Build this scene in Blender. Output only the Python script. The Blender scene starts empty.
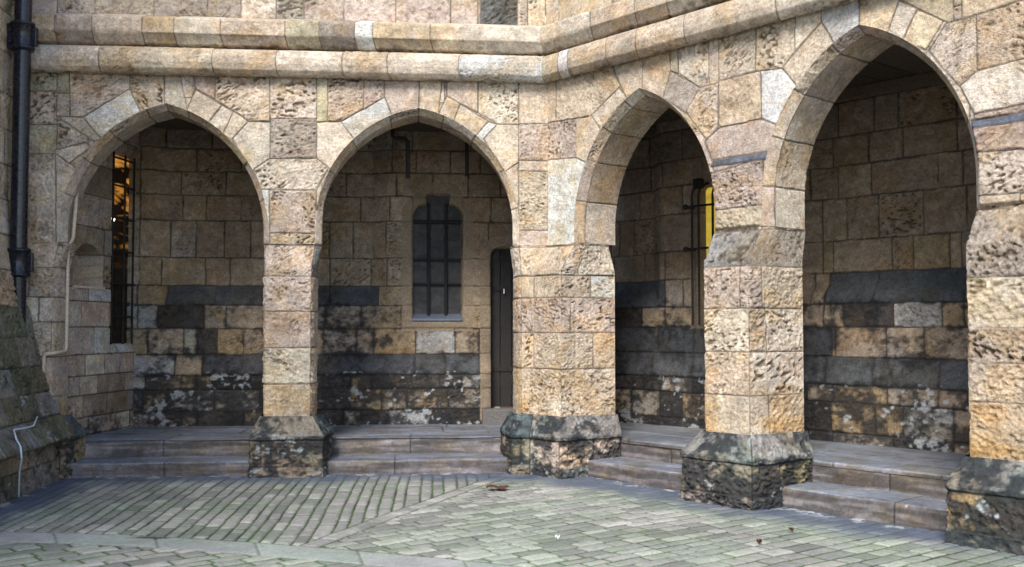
import bpy, math, random
import numpy as np
D = bpy.data
SC = bpy.context.scene
# ------------------------------------------------------------------ camera, sky, sun, exposure
F_PX, H_EYE = 1040.0, 1.5
cam_d = D.cameras.new('camera'); cam_d.sensor_width = 36.0; cam_d.lens = 36.0 * F_PX / 1024.0
cam_d.clip_start = 0.05; cam_d.clip_end = 3000.0
cam = D.objects.new('camera', cam_d); SC.collection.objects.link(cam)
cam.location = (0, 0, H_EYE); cam.rotation_euler = (math.pi / 2 + math.atan(43.5 / F_PX), 0, 0)
SC.camera = cam
SUN_EL, SUN_AZ = 43.0, 196.0          # azimuth clockwise from +Y: the sun stands behind the camera, a little left
wd = D.worlds.new('World'); SC.world = wd; wd.use_nodes = True
nt = wd.node_tree; bg = nt.nodes['Background']
sky = nt.nodes.new('ShaderNodeTexSky'); sky.sky_type = 'NISHITA'; sky.sun_disc = False
sky.sun_elevation = math.radians(SUN_EL); sky.sun_rotation = math.radians(SUN_AZ); sky.air_density = 1.0; sky.dust_density = 0.8; sky.ozone_density = 1.0
nt.links.new(sky.outputs[0], bg.inputs[0]); bg.inputs[1].default_value = 0.12
sd_ = D.lights.new('sun', 'SUN'); sd_.energy = 2.2; sd_.angle = math.radians(22); sd_.color = (1.0, 0.945, 0.86)
sun = D.objects.new('sun', sd_); SC.collection.objects.link(sun)
sun.rotation_euler = (math.radians(90 - SUN_EL), 0, math.radians(180 - SUN_AZ)); sun.location = (-3, -8, 14)
vs = SC.view_settings; vs.view_transform = 'Standard'; vs.look = 'None'; vs.gamma = 1.0; vs.use_curve_mapping = False
vs.exposure = 1.38

# ------------------------------------------------------------------ plan of the place
T1, T2 = math.radians(5.2), math.radians(-49.7)
CX, CY = 0.3791, 10.9628            # inner corner where the two wings meet
W = {1: (np.array([math.cos(T1), math.sin(T1)]), np.array([math.sin(T1), -math.cos(T1)])),
     2: (np.array([math.cos(T2), math.sin(T2)]), np.array([math.sin(T2), -math.cos(T2)]))}
TB = math.tan((T1 - T2) / 2)
def xy(wing, u, w):
    e, n = W[wing]
    return np.array([CX + e[0] * u + n[0] * w, CY + e[1] * u + n[1] * w])
def P3(wing, u, w, z):
    q = xy(wing, u, w); return (q[0], q[1], z)
def pos(wing, U, Wd, Z):
    e, n = W[wing]
    return np.stack([CX + e[0] * U + n[0] * Wd, CY + e[1] * U + n[1] * Wd, Z + 0 * U], -1)

# ------------------------------------------------------------------ scene bookkeeping
def link(o, parent=None):
    SC.collection.objects.link(o)
    if parent is not None: o.parent = parent
    return o
def tag(o, label=None, cat=None, group=None, kind=None):
    if label: o['label'] = label
    if cat: o['category'] = cat
    if group: o['group'] = group
    if kind: o['kind'] = kind
    return o
def thing(name, label, cat, group=None):
    o = D.objects.new(name, None); o.empty_display_size = .2
    return tag(link(o), label, cat, group)

# ------------------------------------------------------------------ noise
def ss(a, b, x):
    t = np.clip((x - a) / (b - a), 0, 1); return t * t * (3 - 2 * t)
def h2(i, j, seed=0):
    n = (i.astype(np.int64) * 374761393 + j.astype(np.int64) * 668265263 + int(seed) * 974634777) & 0xffffffff
    n = ((n ^ (n >> 13)) * 1274126177) & 0xffffffff
    n = ((n ^ (n >> 16)) * 2246822519) & 0xffffffff
    return ((n ^ (n >> 15)) & 0xffffff) / float(0x1000000)
def vn(x, y, seed=0):
    i = np.floor(x); j = np.floor(y); fx = x - i; fy = y - j
    fx = fx * fx * (3 - 2 * fx); fy = fy * fy * (3 - 2 * fy)
    a = h2(i, j, seed); b = h2(i + 1, j, seed); c = h2(i, j + 1, seed); d = h2(i + 1, j + 1, seed)
    return (a * (1 - fx) + b * fx) * (1 - fy) + (c * (1 - fx) + d * fx) * fy
def fbm(x, y, seed=0, o=4):
    v = 0; a = .5; t = 0
    for k in range(o):
        v = v + a * vn(x * (1 + .03 * k) + 17.3 * k, y + 9.1 * k, seed + k); t += a; a *= .5; x = x * 2.03; y = y * 2.03
    return v / t

# ------------------------------------------------------------------ materials
def mat(name, col=(.5, .5, .5), rough=.8, metal=0.0, emit=None, es=0.0):
    m = D.materials.new(name); m.use_nodes = True; b = m.node_tree.nodes['Principled BSDF']
    b.inputs['Base Color'].default_value = (*col, 1); b.inputs['Roughness'].default_value = rough; b.inputs['Metallic'].default_value = metal
    if emit: b.inputs['Emission Color'].default_value = (*emit, 1); b.inputs['Emission Strength'].default_value = es
    return m
def N(m, t, **kw):
    n = m.node_tree.nodes.new(t)
    for k, v in kw.items(): setattr(n, k, v)
    return n
def ramp(m, src, stops):
    r = N(m, 'ShaderNodeValToRGB'); m.node_tree.links.new(src, r.inputs[0])
    el = r.color_ramp.elements
    while len(el) < len(stops): el.new(.5)
    for e, (p, c) in zip(el, stops):
        e.position = p; e.color = (c, c, c, 1) if not isinstance(c, tuple) else (*c, 1)
    return r.outputs[0]
def noise(m, scale, detail=4, rough=.6, dist=0.0, vec=None):
    n = N(m, 'ShaderNodeTexNoise'); n.inputs['Scale'].default_value = scale; n.inputs['Detail'].default_value = detail
    n.inputs['Roughness'].default_value = rough; n.inputs['Distortion'].default_value = dist
    if vec is None:
        g = N(m, 'ShaderNodeNewGeometry'); vec = g.outputs['Position']
    m.node_tree.links.new(vec, n.inputs['Vector']); return n.outputs['Fac']
def mixc(m, fac, a, b, bt='MIX'):
    x = N(m, 'ShaderNodeMix'); x.data_type = 'RGBA'; x.blend_type = bt
    L = m.node_tree.links
    for s, v in ((x.inputs['Factor'], fac), (x.inputs['A'], a), (x.inputs['B'], b)):
        if isinstance(v, (int, float)): s.default_value = v
        elif isinstance(v, tuple): s.default_value = (*v, 1)
        else: L.new(v, s)
    return x.outputs['Result']
def masonry(name, bump=.5, rlo=.78, fine=.35):
    m = mat(name, rough=rlo); L = m.node_tree.links; b = m.node_tree.nodes['Principled BSDF']
    at = N(m, 'ShaderNodeAttribute'); at.attribute_name = 'tint'
    n1 = noise(m, 42, 5, .7); n2 = noise(m, 110, 3, .7); n3 = noise(m, 18, 6, .7, 1.8)
    c = mixc(m, 1.0, at.outputs['Color'], ramp(m, n1, [(.30, 1 - fine), (.62, 1 + fine * .55)]), 'MULTIPLY')
    c = mixc(m, ramp(m, n3, [(.60, 0.0), (.70, .38)]), c, mixc(m, 1.0, c, (.52, .46, .40), 'MULTIPLY'))
    c = mixc(m, ramp(m, n2, [(.30, .55), (.44, 0.0)]), c, mixc(m, 1.0, c, (.42, .38, .34), 'MULTIPLY'))
    L.new(c, b.inputs['Base Color'])
    bp = N(m, 'ShaderNodeBump'); bp.inputs['Strength'].default_value = bump; bp.inputs['Distance'].default_value = .022
    ad = N(m, 'ShaderNodeMath', operation='ADD'); L.new(n1, ad.inputs[0]); L.new(n2, ad.inputs[1]); L.new(ad.outputs[0], bp.inputs['Height'])
    L.new(bp.outputs[0], b.inputs['Normal'])
    b.inputs['Specular IOR Level'].default_value = .25
    return m
M_STONE = masonry('weathered_sandstone', 1.0)
M_DARK = masonry('worn_step_stone', .35, .55, .22)
M_SETT = masonry('sett_stone', .4, .6, .2)
def painted(name, col, rough, lo=.6, scale=30):
    m = mat(name, col, rough); L = m.node_tree.links; b = m.node_tree.nodes['Principled BSDF']
    n = noise(m, scale, 5, .65); L.new(mixc(m, 1.0, col, ramp(m, n, [(.3, lo), (.65, 1.25)]), 'MULTIPLY'), b.inputs['Base Color'])
    L.new(ramp(m, n, [(.3, rough * .7), (.7, min(1, rough * 1.4))]), b.inputs['Roughness'])
    bp = N(m, 'ShaderNodeBump'); bp.inputs['Strength'].default_value = .35; bp.inputs['Distance'].default_value = .004
    L.new(n, bp.inputs['Height']); L.new(bp.outputs[0], b.inputs['Normal']); return m
M_IRON = painted('black_painted_iron', (.008, .010, .018), .25)
M_RUST = painted('rusty_iron', (.010, .009, .009), .75)
M_DOOR = painted('dark_stained_oak', (.011, .008, .008), .6, .5, 14)
M_COND = painted('stone_coloured_conduit', (.52, .43, .33), .55, .8, 40)
M_CABLE = painted('pale_cable', (.55, .62, .70), .5, .8, 40)
M_LEAF = painted('dead_leaf', (.09, .035, .02), .8, .5, 60)
M_PAPER = painted('white_scrap', (.8, .8, .8), .8, .9, 60)
M_LEAD = painted('grey_lead', (.10, .12, .16), .5, .7, 20)

# ------------------------------------------------------------------ stone tints (albedo) and meshes of masonry
TINT = dict(P=(.55, .455, .355), L=(.61, .53, .435), W=(.62, .605, .575), K=(.51, .42, .355), O=(.53, .42, .30), G=(.36, .31, .26), V=(.46, .41, .29), X=(.36, .355, .34), Y=(.33, .25, .155),
            T=(.11, .135, .145), B=(.315, .248, .185), N=(.35, .28, .21), Z=(.15, .145, .14), D=(.075, .067, .062), S=(.085, .090, .100), R=(.36, .22, .12), M=(.19, .18, .13), Q=(.27, .26, .245), U=(.115, .13, .165))
ROUGH = dict(r=1.0, p=.42, s=.14, x=1.9)
PITS = dict(r=.9, p=.75, s=.16, x=.6)
def stones(S, T, polys, rows=None, seed=1, wob=.005):
    """which stone each point of a regular (S,T) grid lies in and how far it is from the joint"""
    X = S + wob * 2 * (fbm(S * 9, T * 9, seed) - .5); Y = T + wob * 2 * (fbm(S * 9 + 50, T * 9, seed + 5) - .5)
    ID = np.full(S.shape, -1, int); d = np.full(S.shape, .02)
    s0, t0 = S[0, 0], T[0, 0]
    sa, ta = S[0, :], T[:, 0]
    for k, (code, P) in enumerate(polys):
        P = np.array(P, float)
        if np.sum(P[:, 0] * np.roll(P[:, 1], -1) - P[:, 1] * np.roll(P[:, 0], -1)) < 0: P = P[::-1]
        lo, hi = P.min(0) - .06, P.max(0) + .06
        i0, i1 = np.searchsorted(sa, lo[0]), np.searchsorted(sa, hi[0]); j0, j1 = np.searchsorted(ta, lo[1]), np.searchsorted(ta, hi[1])
        if i1 <= i0 or j1 <= j0: continue
        x = X[j0:j1, i0:i1]; y = Y[j0:j1, i0:i1]; sdist = np.full(x.shape, 9.0)
        for a, b in zip(P, np.roll(P, -1, 0)):
            e = b - a; L = math.hypot(*e)
            if L < 1e-4: continue
            sdist = np.minimum(sdist, (e[0] * (y - a[1]) - e[1] * (x - a[0])) / L)
        ins = sdist > 0; dv = d[j0:j1, i0:i1]; iv = ID[j0:j1, i0:i1]
        dv[:] = np.where(ins, sdist, np.where(sdist > -.06, np.minimum(dv, -sdist), dv)); iv[ins] = k
    return ID, d
def rect(x0, x1, y0, y1): return [(x0, y0), (x1, y0), (x1, y1), (x0, y1)]
def courses(s0, s1, zs, wmin, wmax, codes, seed):
    r = random.Random(seed); out = []
    for a, b in zip(zs, zs[1:]):
        x = s0 - r.uniform(0, wmin)
        while x < s1:
            w = r.uniform(wmin, wmax); out.append((r.choice(codes), rect(x, x + w, a, b))); x += w
    return out
def relief(S, T, ID, d, polys, seed=1, amp=1.0, joint=.012, jt=(.22, .18, .145), jw=.0062, wear=None, margin=.022):
    n = len(polys); r = np.random.RandomState(seed)
    base = np.array([TINT[c[0]] for c, _ in polys] + [TINT['P']]); rg = np.array([ROUGH[c[1]] for c, _ in polys] + [.5]); pt = np.array([PITS[c[1]] for c, _ in polys] + [.5])
    off = r.uniform(-.004, .005, n + 1); jit = 1 + r.uniform(-.08, .08, (n + 1, 1)) + r.uniform(-.018, .018, (n + 1, 3)); ang = r.uniform(-.7, .7, n + 1)
    rg = rg * r.uniform(.6, 1.3, n + 1); pt = pt * r.uniform(.3, 1.3, n + 1)
    a = ang[ID]; fs = r.uniform(.7, 1.45, n + 1)[ID]; u = (S * np.cos(a) + T * np.sin(a)) * fs + ID * 3.7; v = (-S * np.sin(a) + T * np.cos(a)) * fs * r.uniform(.55, 1.2, n + 1)[ID] + ID * 1.9
    n1 = fbm(u * 7, v * 9, seed); n2 = fbm(u * 34, v * 52, seed + 3, 3); n3 = vn(u * 60, v * 70, seed + 7)
    pm = ss(.40, .58, fbm(u * 5, v * 6, seed + 11, 2))
    pits = ss(.62, .74, vn(u * 30, v * 72, seed + 13)) * pm
    pits2 = ss(.66, .80, vn(u * 55, v * 66, seed + 14)) * .7 * ss(.35, .6, fbm(u * 9, v * 7, seed + 15, 2))
    m = ss(.002, margin, d); 
    h = off[ID] + m * amp * (rg[ID] * (.016 * (n1 - .5) + .019 * (n2 - .5) + .012 * (n3 - .5)) - pt[ID] * (.016 * pits + .010 * pits2))
    jv = jw * (.45 + 1.3 * fbm(S * 3.7, T * 3.7, seed + 33, 3) + .9 * ss(.62, .8, fbm(S * 11, T * 11, seed + 34, 2))); jm = 1 - ss(jv * .35, jv * 1.25, d)
    h = h - joint * jm
    tint = base[ID] * jit[ID] * 1.14
    low = fbm(S * 2.3, T * 3.1, seed + 21)[..., None]; och = ss(.50, .68, fbm(u * 3.3, v * 5.2, seed + 23))[..., None]; pale = ss(.52, .68, fbm(S * 6 + 9, T * 5, seed + 25))[..., None]
    mot = fbm(u * 15, v * 19, seed + 27, 3)[..., None]; tint = tint * (.78 + .44 * low) * (.78 + .44 * n2[..., None]) * (.72 + .56 * mot)
    veins = (ss(.06, .0, np.abs(fbm(u * 4, v * 8, seed + 28) - .5)) * .22)[..., None]; tint = tint * (1 - veins * np.array([.5, .8, 1.0]))
    tint = tint * (1 - .24 * och * np.array([.12, .45, 1.0]))
    tint = tint * (1 + .16 * pale)
    dk = np.clip(pt[ID] * (pits * .95 + pits2 * .7) * m, 0, .95)[..., None]
    tint = tint * (1 - dk * np.array([.66, .70, .75]))
    tint = tint * (1 - jm[..., None] * .9) + np.array(jt) * jm[..., None] * .9 * (.45 + .9 * vn(S * 9, T * 9, seed + 31)[..., None])
    return h, tint
def crust_shade(S, T, tint, amt, seed, dark=(.032, .032, .036), white=.0, soft=.24):
    """black sulphate crust (amt 0..1 field) and white salts, or shade painted under mouldings"""
    f = fbm(S * 4.5, T * 6, seed) * .55 + fbm(S * 19, T * 25, seed + 2, 4) * .45
    k = ss(-soft * .35, soft, amt - f)[..., None]
    out = tint * (1 - k * .9) + np.array(dark) * k * .9 * (.6 + 1.0 * fbm(S * 25, T * 25, seed + 4)[..., None])
    if white is not None and np.any(np.asarray(white) > 0):
        g = fbm(S * 5 + 31, T * 7, seed + 8) * .55 + fbm(S * 22, T * 26, seed + 9, 3) * .45
        k = (ss(0, .08, white - g) * .85)[..., None]
        out = out * (1 - k) + np.array((.50, .52, .54)) * k
    return out
def gnormals(P, sign=1):
    a = np.gradient(P, axis=1); b = np.gradient(P, axis=0); n = np.cross(a, b); l = np.linalg.norm(n, axis=-1, keepdims=True)
    return sign * n / np.maximum(l, 1e-9)
def make(name, P, tint, material, parent=None, keep=None, sel=None, flip=False, smooth=True):
    ny, nx = P.shape[:2]; idx = np.arange(ny * nx).reshape(ny, nx)
    q = np.stack([idx[:-1, :-1], idx[:-1, 1:], idx[1:, 1:], idx[1:, :-1]], -1)
    if flip: q = q[..., ::-1]
    k = np.ones((ny - 1, nx - 1), bool)
    if keep is not None: k &= keep
    if sel is not None: k &= sel
    q = q[k]
    if len(q) == 0: return None
    used, inv = np.unique(q.ravel(), return_inverse=True)
    V = P.reshape(-1, 3)[used].astype(np.float32); Tn = np.clip(tint.reshape(-1, 3)[used], 0, .92).astype(np.float32)
    me = D.meshes.new(name); me.vertices.add(len(V)); me.vertices.foreach_set('co', V.ravel())
    nf = len(q); me.loops.add(nf * 4); me.loops.foreach_set('vertex_index', inv.astype(np.int32).ravel())
    me.polygons.add(nf); me.polygons.foreach_set('loop_start', np.arange(0, nf * 4, 4, dtype=np.int32)); me.polygons.foreach_set('loop_total', np.full(nf, 4, np.int32))
    me.update(calc_edges=True)
    at = me.color_attributes.new('tint', 'FLOAT_COLOR', 'POINT'); at.data.foreach_set('color', np.concatenate([Tn, np.ones((len(Tn), 1), np.float32)], 1).ravel())
    if smooth: me.polygons.foreach_set('use_smooth', np.ones(nf, bool))
    me.materials.append(material); me.update()
    return link(D.objects.new(name, me), parent)
def axis(a, b, step, extra=()):
    n = max(2, int(round((b - a) / step)) + 1); x = np.linspace(a, b, n)
    for e in extra:
        if a < e < b: x[np.argmin(abs(x - e))] = e
    return x

# plain mesh bits -----------------------------------------------------------------------------
class MB:
    def __init__(s): s.v = []; s.f = []
    def add(s, v, f):
        o = len(s.v); s.v += [tuple(map(float, p)) for p in v]; s.f += [tuple(i + o for i in q) for q in f]
    def tube(s, pts, r, n=10, cap=True):
        pts = [np.array(p, float) for p in pts]; rs = r if isinstance(r, (list, tuple)) else [r] * len(pts); rings = []
        prev = None
        for i, p in enumerate(pts):
            t = pts[min(i + 1, len(pts) - 1)] - pts[max(i - 1, 0)]; t = t / (np.linalg.norm(t) + 1e-9)
            if prev is None:
                a = np.array([0, 0, 1.0]) if abs(t[2]) < .9 else np.array([1.0, 0, 0]); x = np.cross(t, a)
            else: x = prev - t * np.dot(prev, t)
            x /= np.linalg.norm(x) + 1e-9; prev = x; y = np.cross(t, x)
            rings.append([p + rs[i] * (math.cos(2 * math.pi * k / n) * x + math.sin(2 * math.pi * k / n) * y) for k in range(n)])
        v = [q for R_ in rings for q in R_]; f = []
        for i in range(len(pts) - 1):
            for k in range(n): f.append((i * n + k, i * n + (k + 1) % n, (i + 1) * n + (k + 1) % n, (i + 1) * n + k))
        if cap: f.append(tuple(range(n - 1, -1, -1))); f.append(tuple((len(pts) - 1) * n + k for k in range(n)))
        s.add(v, f)
    def prism(s, outline, thick):
        """outline: list of 3D points in a plane; thick: 3D vector"""
        n = len(outline); a = [np.array(p, float) for p in outline]; t = np.array(thick, float)
        s.add(a + [p + t for p in a], [tuple(range(n)), tuple(range(2 * n - 1, n - 1, -1))] + [(i, i + n, (i + 1) % n + n, (i + 1) % n) for i in range(n)])
    def box(s, wing, u0, u1, w0, w1, z0, z1):
        s.prism([P3(wing, u0, w0, z0), P3(wing, u1, w0, z0), P3(wing, u1, w1, z0), P3(wing, u0, w1, z0)], (0, 0, z1 - z0))
    def ball(s, c, r, n=10):
        c = np.array(c, float)
        s.tube([c + np.array([0, 0, r * math.sin(a)]) for a in np.linspace(-1.5, 1.5, n)], [max(.0005, r * math.cos(a)) for a in np.linspace(-1.5, 1.5, n)], n)
    def obj(s, name, m, parent=None, smooth=False, bevel=0):
        me = D.meshes.new(name); me.from_pydata(s.v, [], s.f); me.materials.append(m)
        if smooth: me.polygons.foreach_set('use_smooth', [True] * len(me.polygons))
        me.update(); o = link(D.objects.new(name, me), parent)
        if bevel:
            b = o.modifiers.new('bevel', 'BEVEL'); b.width = bevel; b.segments = 2; b.limit_method = 'ANGLE'
        return o

# stone layout, metres on each wall
ST1=[('Vr',[(-5.38,4.11),(-5.04,4.12),(-5.04,3.9),(-5.37,3.89)]),
('Pr',[(-5.37,3.89),(-5.04,3.9),(-5.03,3.56),(-5.37,3.55)]),
('Vs',[(-5.37,3.55),(-5.03,3.56),(-5.03,3.26),(-5.36,3.25)]),
('Pr',[(-5.36,3.25),(-5.04,3.26),(-5.02,2.3),(-5.34,2.3)]),
('Vs',[(-5.04,4.12),(-4.92,4.12),(-4.91,3.88),(-5.04,3.88)]),
('Ps',[(-5.04,3.88),(-4.91,3.88),(-4.91,3.64),(-5.04,3.64)]),
('Kp',[(-4.92,4.12),(-4.32,4.14),(-4.32,3.94),(-4.78,3.64),(-4.91,3.64)]),
('Kp',[(-3.69,4.15),(-3.46,4.16),(-3.46,3.85),(-3.66,3.95)]),
('Pr',[(-3.46,4.16),(-2.91,4.17),(-2.9,3.63),(-3.13,3.63),(-3.46,3.85)]),
('Lr',[(-2.91,4.17),(-2.43,4.18),(-2.42,3.67),(-2.9,3.66)]),
('Gr',[(-2.9,3.66),(-2.42,3.67),(-2.42,3.25),(-2.9,3.24)]),
('Vs',[(-2.43,4.18),(-2.31,4.18),(-2.31,3.64),(-2.42,3.63)]),
('Pr',[(-2.31,4.18),(-1.91,4.19),(-1.91,3.64),(-2.31,3.64)]),
('Pp',[(-5.04,3.64),(-4.78,3.64),(-4.59,3.42),(-4.74,3.38),(-4.98,3.6)]),
('Pp',[(-5.05,3.63),(-4.98,3.6),(-4.74,3.38),(-4.59,3.42),(-4.91,3.16),(-5.05,3.26)]),
('Ls',[(-5.04,3.26),(-4.91,3.17),(-4.68,3.01),(-4.67,2.3),(-5.02,2.3)]),
('Ws',[(-4.78,3.64),(-4.32,3.94),(-4.15,3.6),(-4.46,3.32),(-4.64,3.47)]),
('Pr',[(-4.32,4.14),(-3.98,4.14),(-3.96,3.58),(-4.16,3.6),(-4.32,3.94)]),
('Lp',[(-3.98,4.14),(-3.65,4.15),(-3.65,3.94),(-3.74,3.74),(-3.7,3.56),(-3.96,3.58)]),
('Ps',[(-3.66,3.95),(-3.39,3.79),(-3.54,3.59),(-3.76,3.63),(-3.74,3.74)]),
('Ls',[(-3.39,3.79),(-3.27,3.73),(-3.36,3.44),(-3.54,3.59)]),
('Pp',[(-3.27,3.73),(-3.12,3.63),(-3.28,3.41),(-3.38,3.49)]),
('Lp',[(-3.12,3.63),(-2.9,3.62),(-2.9,3.24),(-3.08,3.11),(-3.28,3.44)]),
('Lr',[(-3.06,3.13),(-2.9,3.24),(-2.42,3.25),(-2.27,3.15),(-2.42,2.92),(-2.9,2.92),(-2.98,2.92)]),
('Ws',[(-2.98,2.92),(-2.9,2.92),(-2.89,2.16),(-2.97,2.16)]),
('Ps',[(-2.42,2.92),(-2.3,3.14),(-2.29,2.17),(-2.41,2.17)]),
('Kr',[(-2.9,2.92),(-2.42,2.92),(-2.42,2.47),(-2.89,2.47)]),
('Pr',[(-2.89,2.47),(-2.42,2.47),(-2.41,2.22),(-2.89,2.21)]),
('Ls',[(-2.42,3.63),(-2.17,3.64),(-2.04,3.46),(-2.2,3.12),(-2.29,3.16),(-2.42,3.25)]),
('Ws',[(-2.17,3.64),(-1.72,3.91),(-1.59,3.6),(-1.93,3.33),(-2.04,3.47)]),
('Kp',[(-1.94,4.19),(-1.73,4.2),(-1.72,3.91),(-1.94,3.77)]),
('Kp',[(-1.73,4.2),(-1.36,4.2),(-1.36,3.59),(-1.6,3.6),(-1.72,3.91)]),
('Ps',[(-1.36,4.2),(-1.07,4.21),(-1.07,3.93),(-1.16,3.73),(-1.18,3.56),(-1.36,3.59)]),
('Ps',[(-1.07,3.93),(-0.93,3.85),(-1.02,3.59),(-1.16,3.73)]),
('Ls',[(-0.93,3.85),(-0.63,3.67),(-0.76,3.43),(-1.02,3.61)]),
('Ws',[(-0.63,3.67),(-0.51,3.63),(-0.66,3.43),(-0.79,3.48)]),
('Ks',[(-1.07,4.21),(-0.74,4.22),(-0.74,3.76),(-0.93,3.85),(-1.07,3.93)]),
('Lp',[(-0.74,4.22),(-0.31,4.23),(-0.31,3.63),(-0.5,3.63),(-0.74,3.76)]),
('Pp',[(-0.54,3.64),(-0.31,3.64),(-0.31,3.24),(-0.46,3.14),(-0.68,3.48)]),
('Ps',[(-0.31,4.23),(0.1,4.24),(0.1,3.66),(-0.31,3.65)]),
('Kr',[(-0.31,3.65),(0.1,3.66),(0.09,3.26),(-0.31,3.26)]),
('Ps',[(-0.31,3.26),(0.09,3.26),(0.09,3.15),(-0.31,3.15)]),
('Ps',[(-0.46,3.14),(-0.31,3.24),(-0.31,2.18),(-0.41,2.18)]),
('Pr',[(-0.31,3.15),(0.0,3.15),(0.0,2.52),(-0.31,2.52)]),
('Ks',[(-0.31,2.52),(0.09,2.52),(0.09,1.97),(-0.31,1.97)])]
ST2=[('Ps',[(-0.09,4.25),(0.13,4.21),(0.13,3.66),(-0.09,3.67)]),
('Pp',[(0.13,4.26),(1.3,4.18),(1.04,3.85),(0.66,3.64),(0.13,3.66)]),
('Kr',[(-0.09,3.67),(0.43,3.64),(0.43,3.24),(-0.1,3.27)]),
('Pr',[(-0.1,3.27),(-0.01,3.27),(-0.01,2.18),(-0.1,2.18)]),
('Ws',[(-0.01,3.27),(0.43,3.24),(0.58,3.17),(0.61,2.15),(-0.01,2.18)]),
('Pp',[(0.43,3.64),(0.66,3.64),(0.83,3.43),(0.62,3.15),(0.43,3.24)]),
('Ls',[(0.66,3.64),(1.04,3.86),(1.2,3.69),(0.83,3.43)]),
('Pp',[(1.04,3.86),(1.35,4.17),(1.35,3.76),(1.2,3.68)]),
('Ps',[(1.35,4.17),(1.49,4.19),(1.49,3.62),(1.35,3.76)]),
('Pp',[(0.82,4.54),(1.35,4.51),(1.35,3.79),(1.16,3.7),(0.99,4.0)]),
('Ps',[(1.35,4.51),(1.67,4.44),(1.71,3.9),(1.61,3.66),(1.35,3.79)]),
('Gp',[(1.71,3.9),(2.06,3.68),(1.9,3.46),(1.61,3.66)]),
('Pp',[(2.06,3.68),(2.26,3.69),(2.26,3.27),(2.13,3.18),(1.89,3.49)]),
('Vs',[(1.68,4.44),(1.81,4.41),(1.8,3.86),(1.71,3.9)]),
('Lp',[(1.82,4.41),(2.16,4.33),(2.16,3.68),(2.05,3.68),(1.81,3.86)]),
('Ps',[(2.16,4.33),(2.27,4.3),(2.27,3.69),(2.16,3.68)]),
('Pp',[(2.27,4.3),(2.73,4.26),(2.72,3.72),(2.27,3.7)]),
('Pp',[(2.73,4.26),(3.13,4.27),(3.13,3.75),(2.93,3.7),(2.72,3.71)]),
('Lp',[(2.27,3.7),(2.72,3.71),(2.73,3.29),(2.26,3.28)]),
('Ws',[(2.72,3.71),(2.93,3.7),(3.08,3.55),(3.08,3.32),(2.85,3.21),(2.73,3.29)]),
('Kp',[(2.1,3.17),(2.26,3.28),(2.73,3.29),(3.02,3.14),(2.9,2.79),(2.25,2.87)]),
('Kr',[(2.19,2.87),(2.75,2.94),(2.74,2.45),(2.18,2.49)]),
('Ps',[(2.75,2.94),(2.9,3.0),(2.89,2.04),(2.74,2.05)]),
('Pr',[(2.18,2.54),(2.74,2.54),(2.74,2.05),(2.18,2.07)]),
('Ps',[(2.94,3.69),(3.33,4.0),(3.45,3.81),(3.09,3.51)]),
('Ls',[(3.08,4.24),(3.33,4.24),(3.33,4.0),(3.07,3.81)]),
('Pp',[(2.68,4.21),(3.08,4.16),(3.07,3.81),(2.94,3.69),(2.67,3.71)]),
('Ws',[(3.33,4.36),(3.67,4.32),(3.67,3.88),(3.44,3.8),(3.33,4.0)]),
('Pp',[(3.67,4.32),(4.03,4.3),(4.01,4.01),(3.9,3.75),(3.67,3.88)]),
('Lp',[(4.01,4.01),(4.16,3.91),(4.03,3.68),(3.9,3.75)]),
('Lp',[(4.16,3.91),(4.37,3.78),(4.22,3.58),(4.03,3.69)]),
('Os',[(4.03,4.3),(4.45,4.2),(4.44,3.71),(4.16,3.91),(4.01,4.01)]),
('Kp',[(4.38,3.75),(4.61,3.76),(4.61,3.35),(4.47,3.26),(4.24,3.57)]),
('Lp',[(4.61,3.35),(5.14,3.4),(5.13,3.06),(4.58,3.04),(4.48,3.26)]),
('Op',[(4.61,3.76),(5.15,3.81),(5.14,3.39),(4.61,3.35)]),
('Os',[(4.51,4.0),(5.15,4.01),(5.15,3.81),(4.61,3.76),(4.5,3.75)]),
('Kr',[(4.58,3.04),(5.13,3.06),(5.12,2.69),(4.58,2.72)]),
('Kr',[(4.56,2.76),(5.12,2.72),(5.12,2.42),(4.55,2.44)])]
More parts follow.
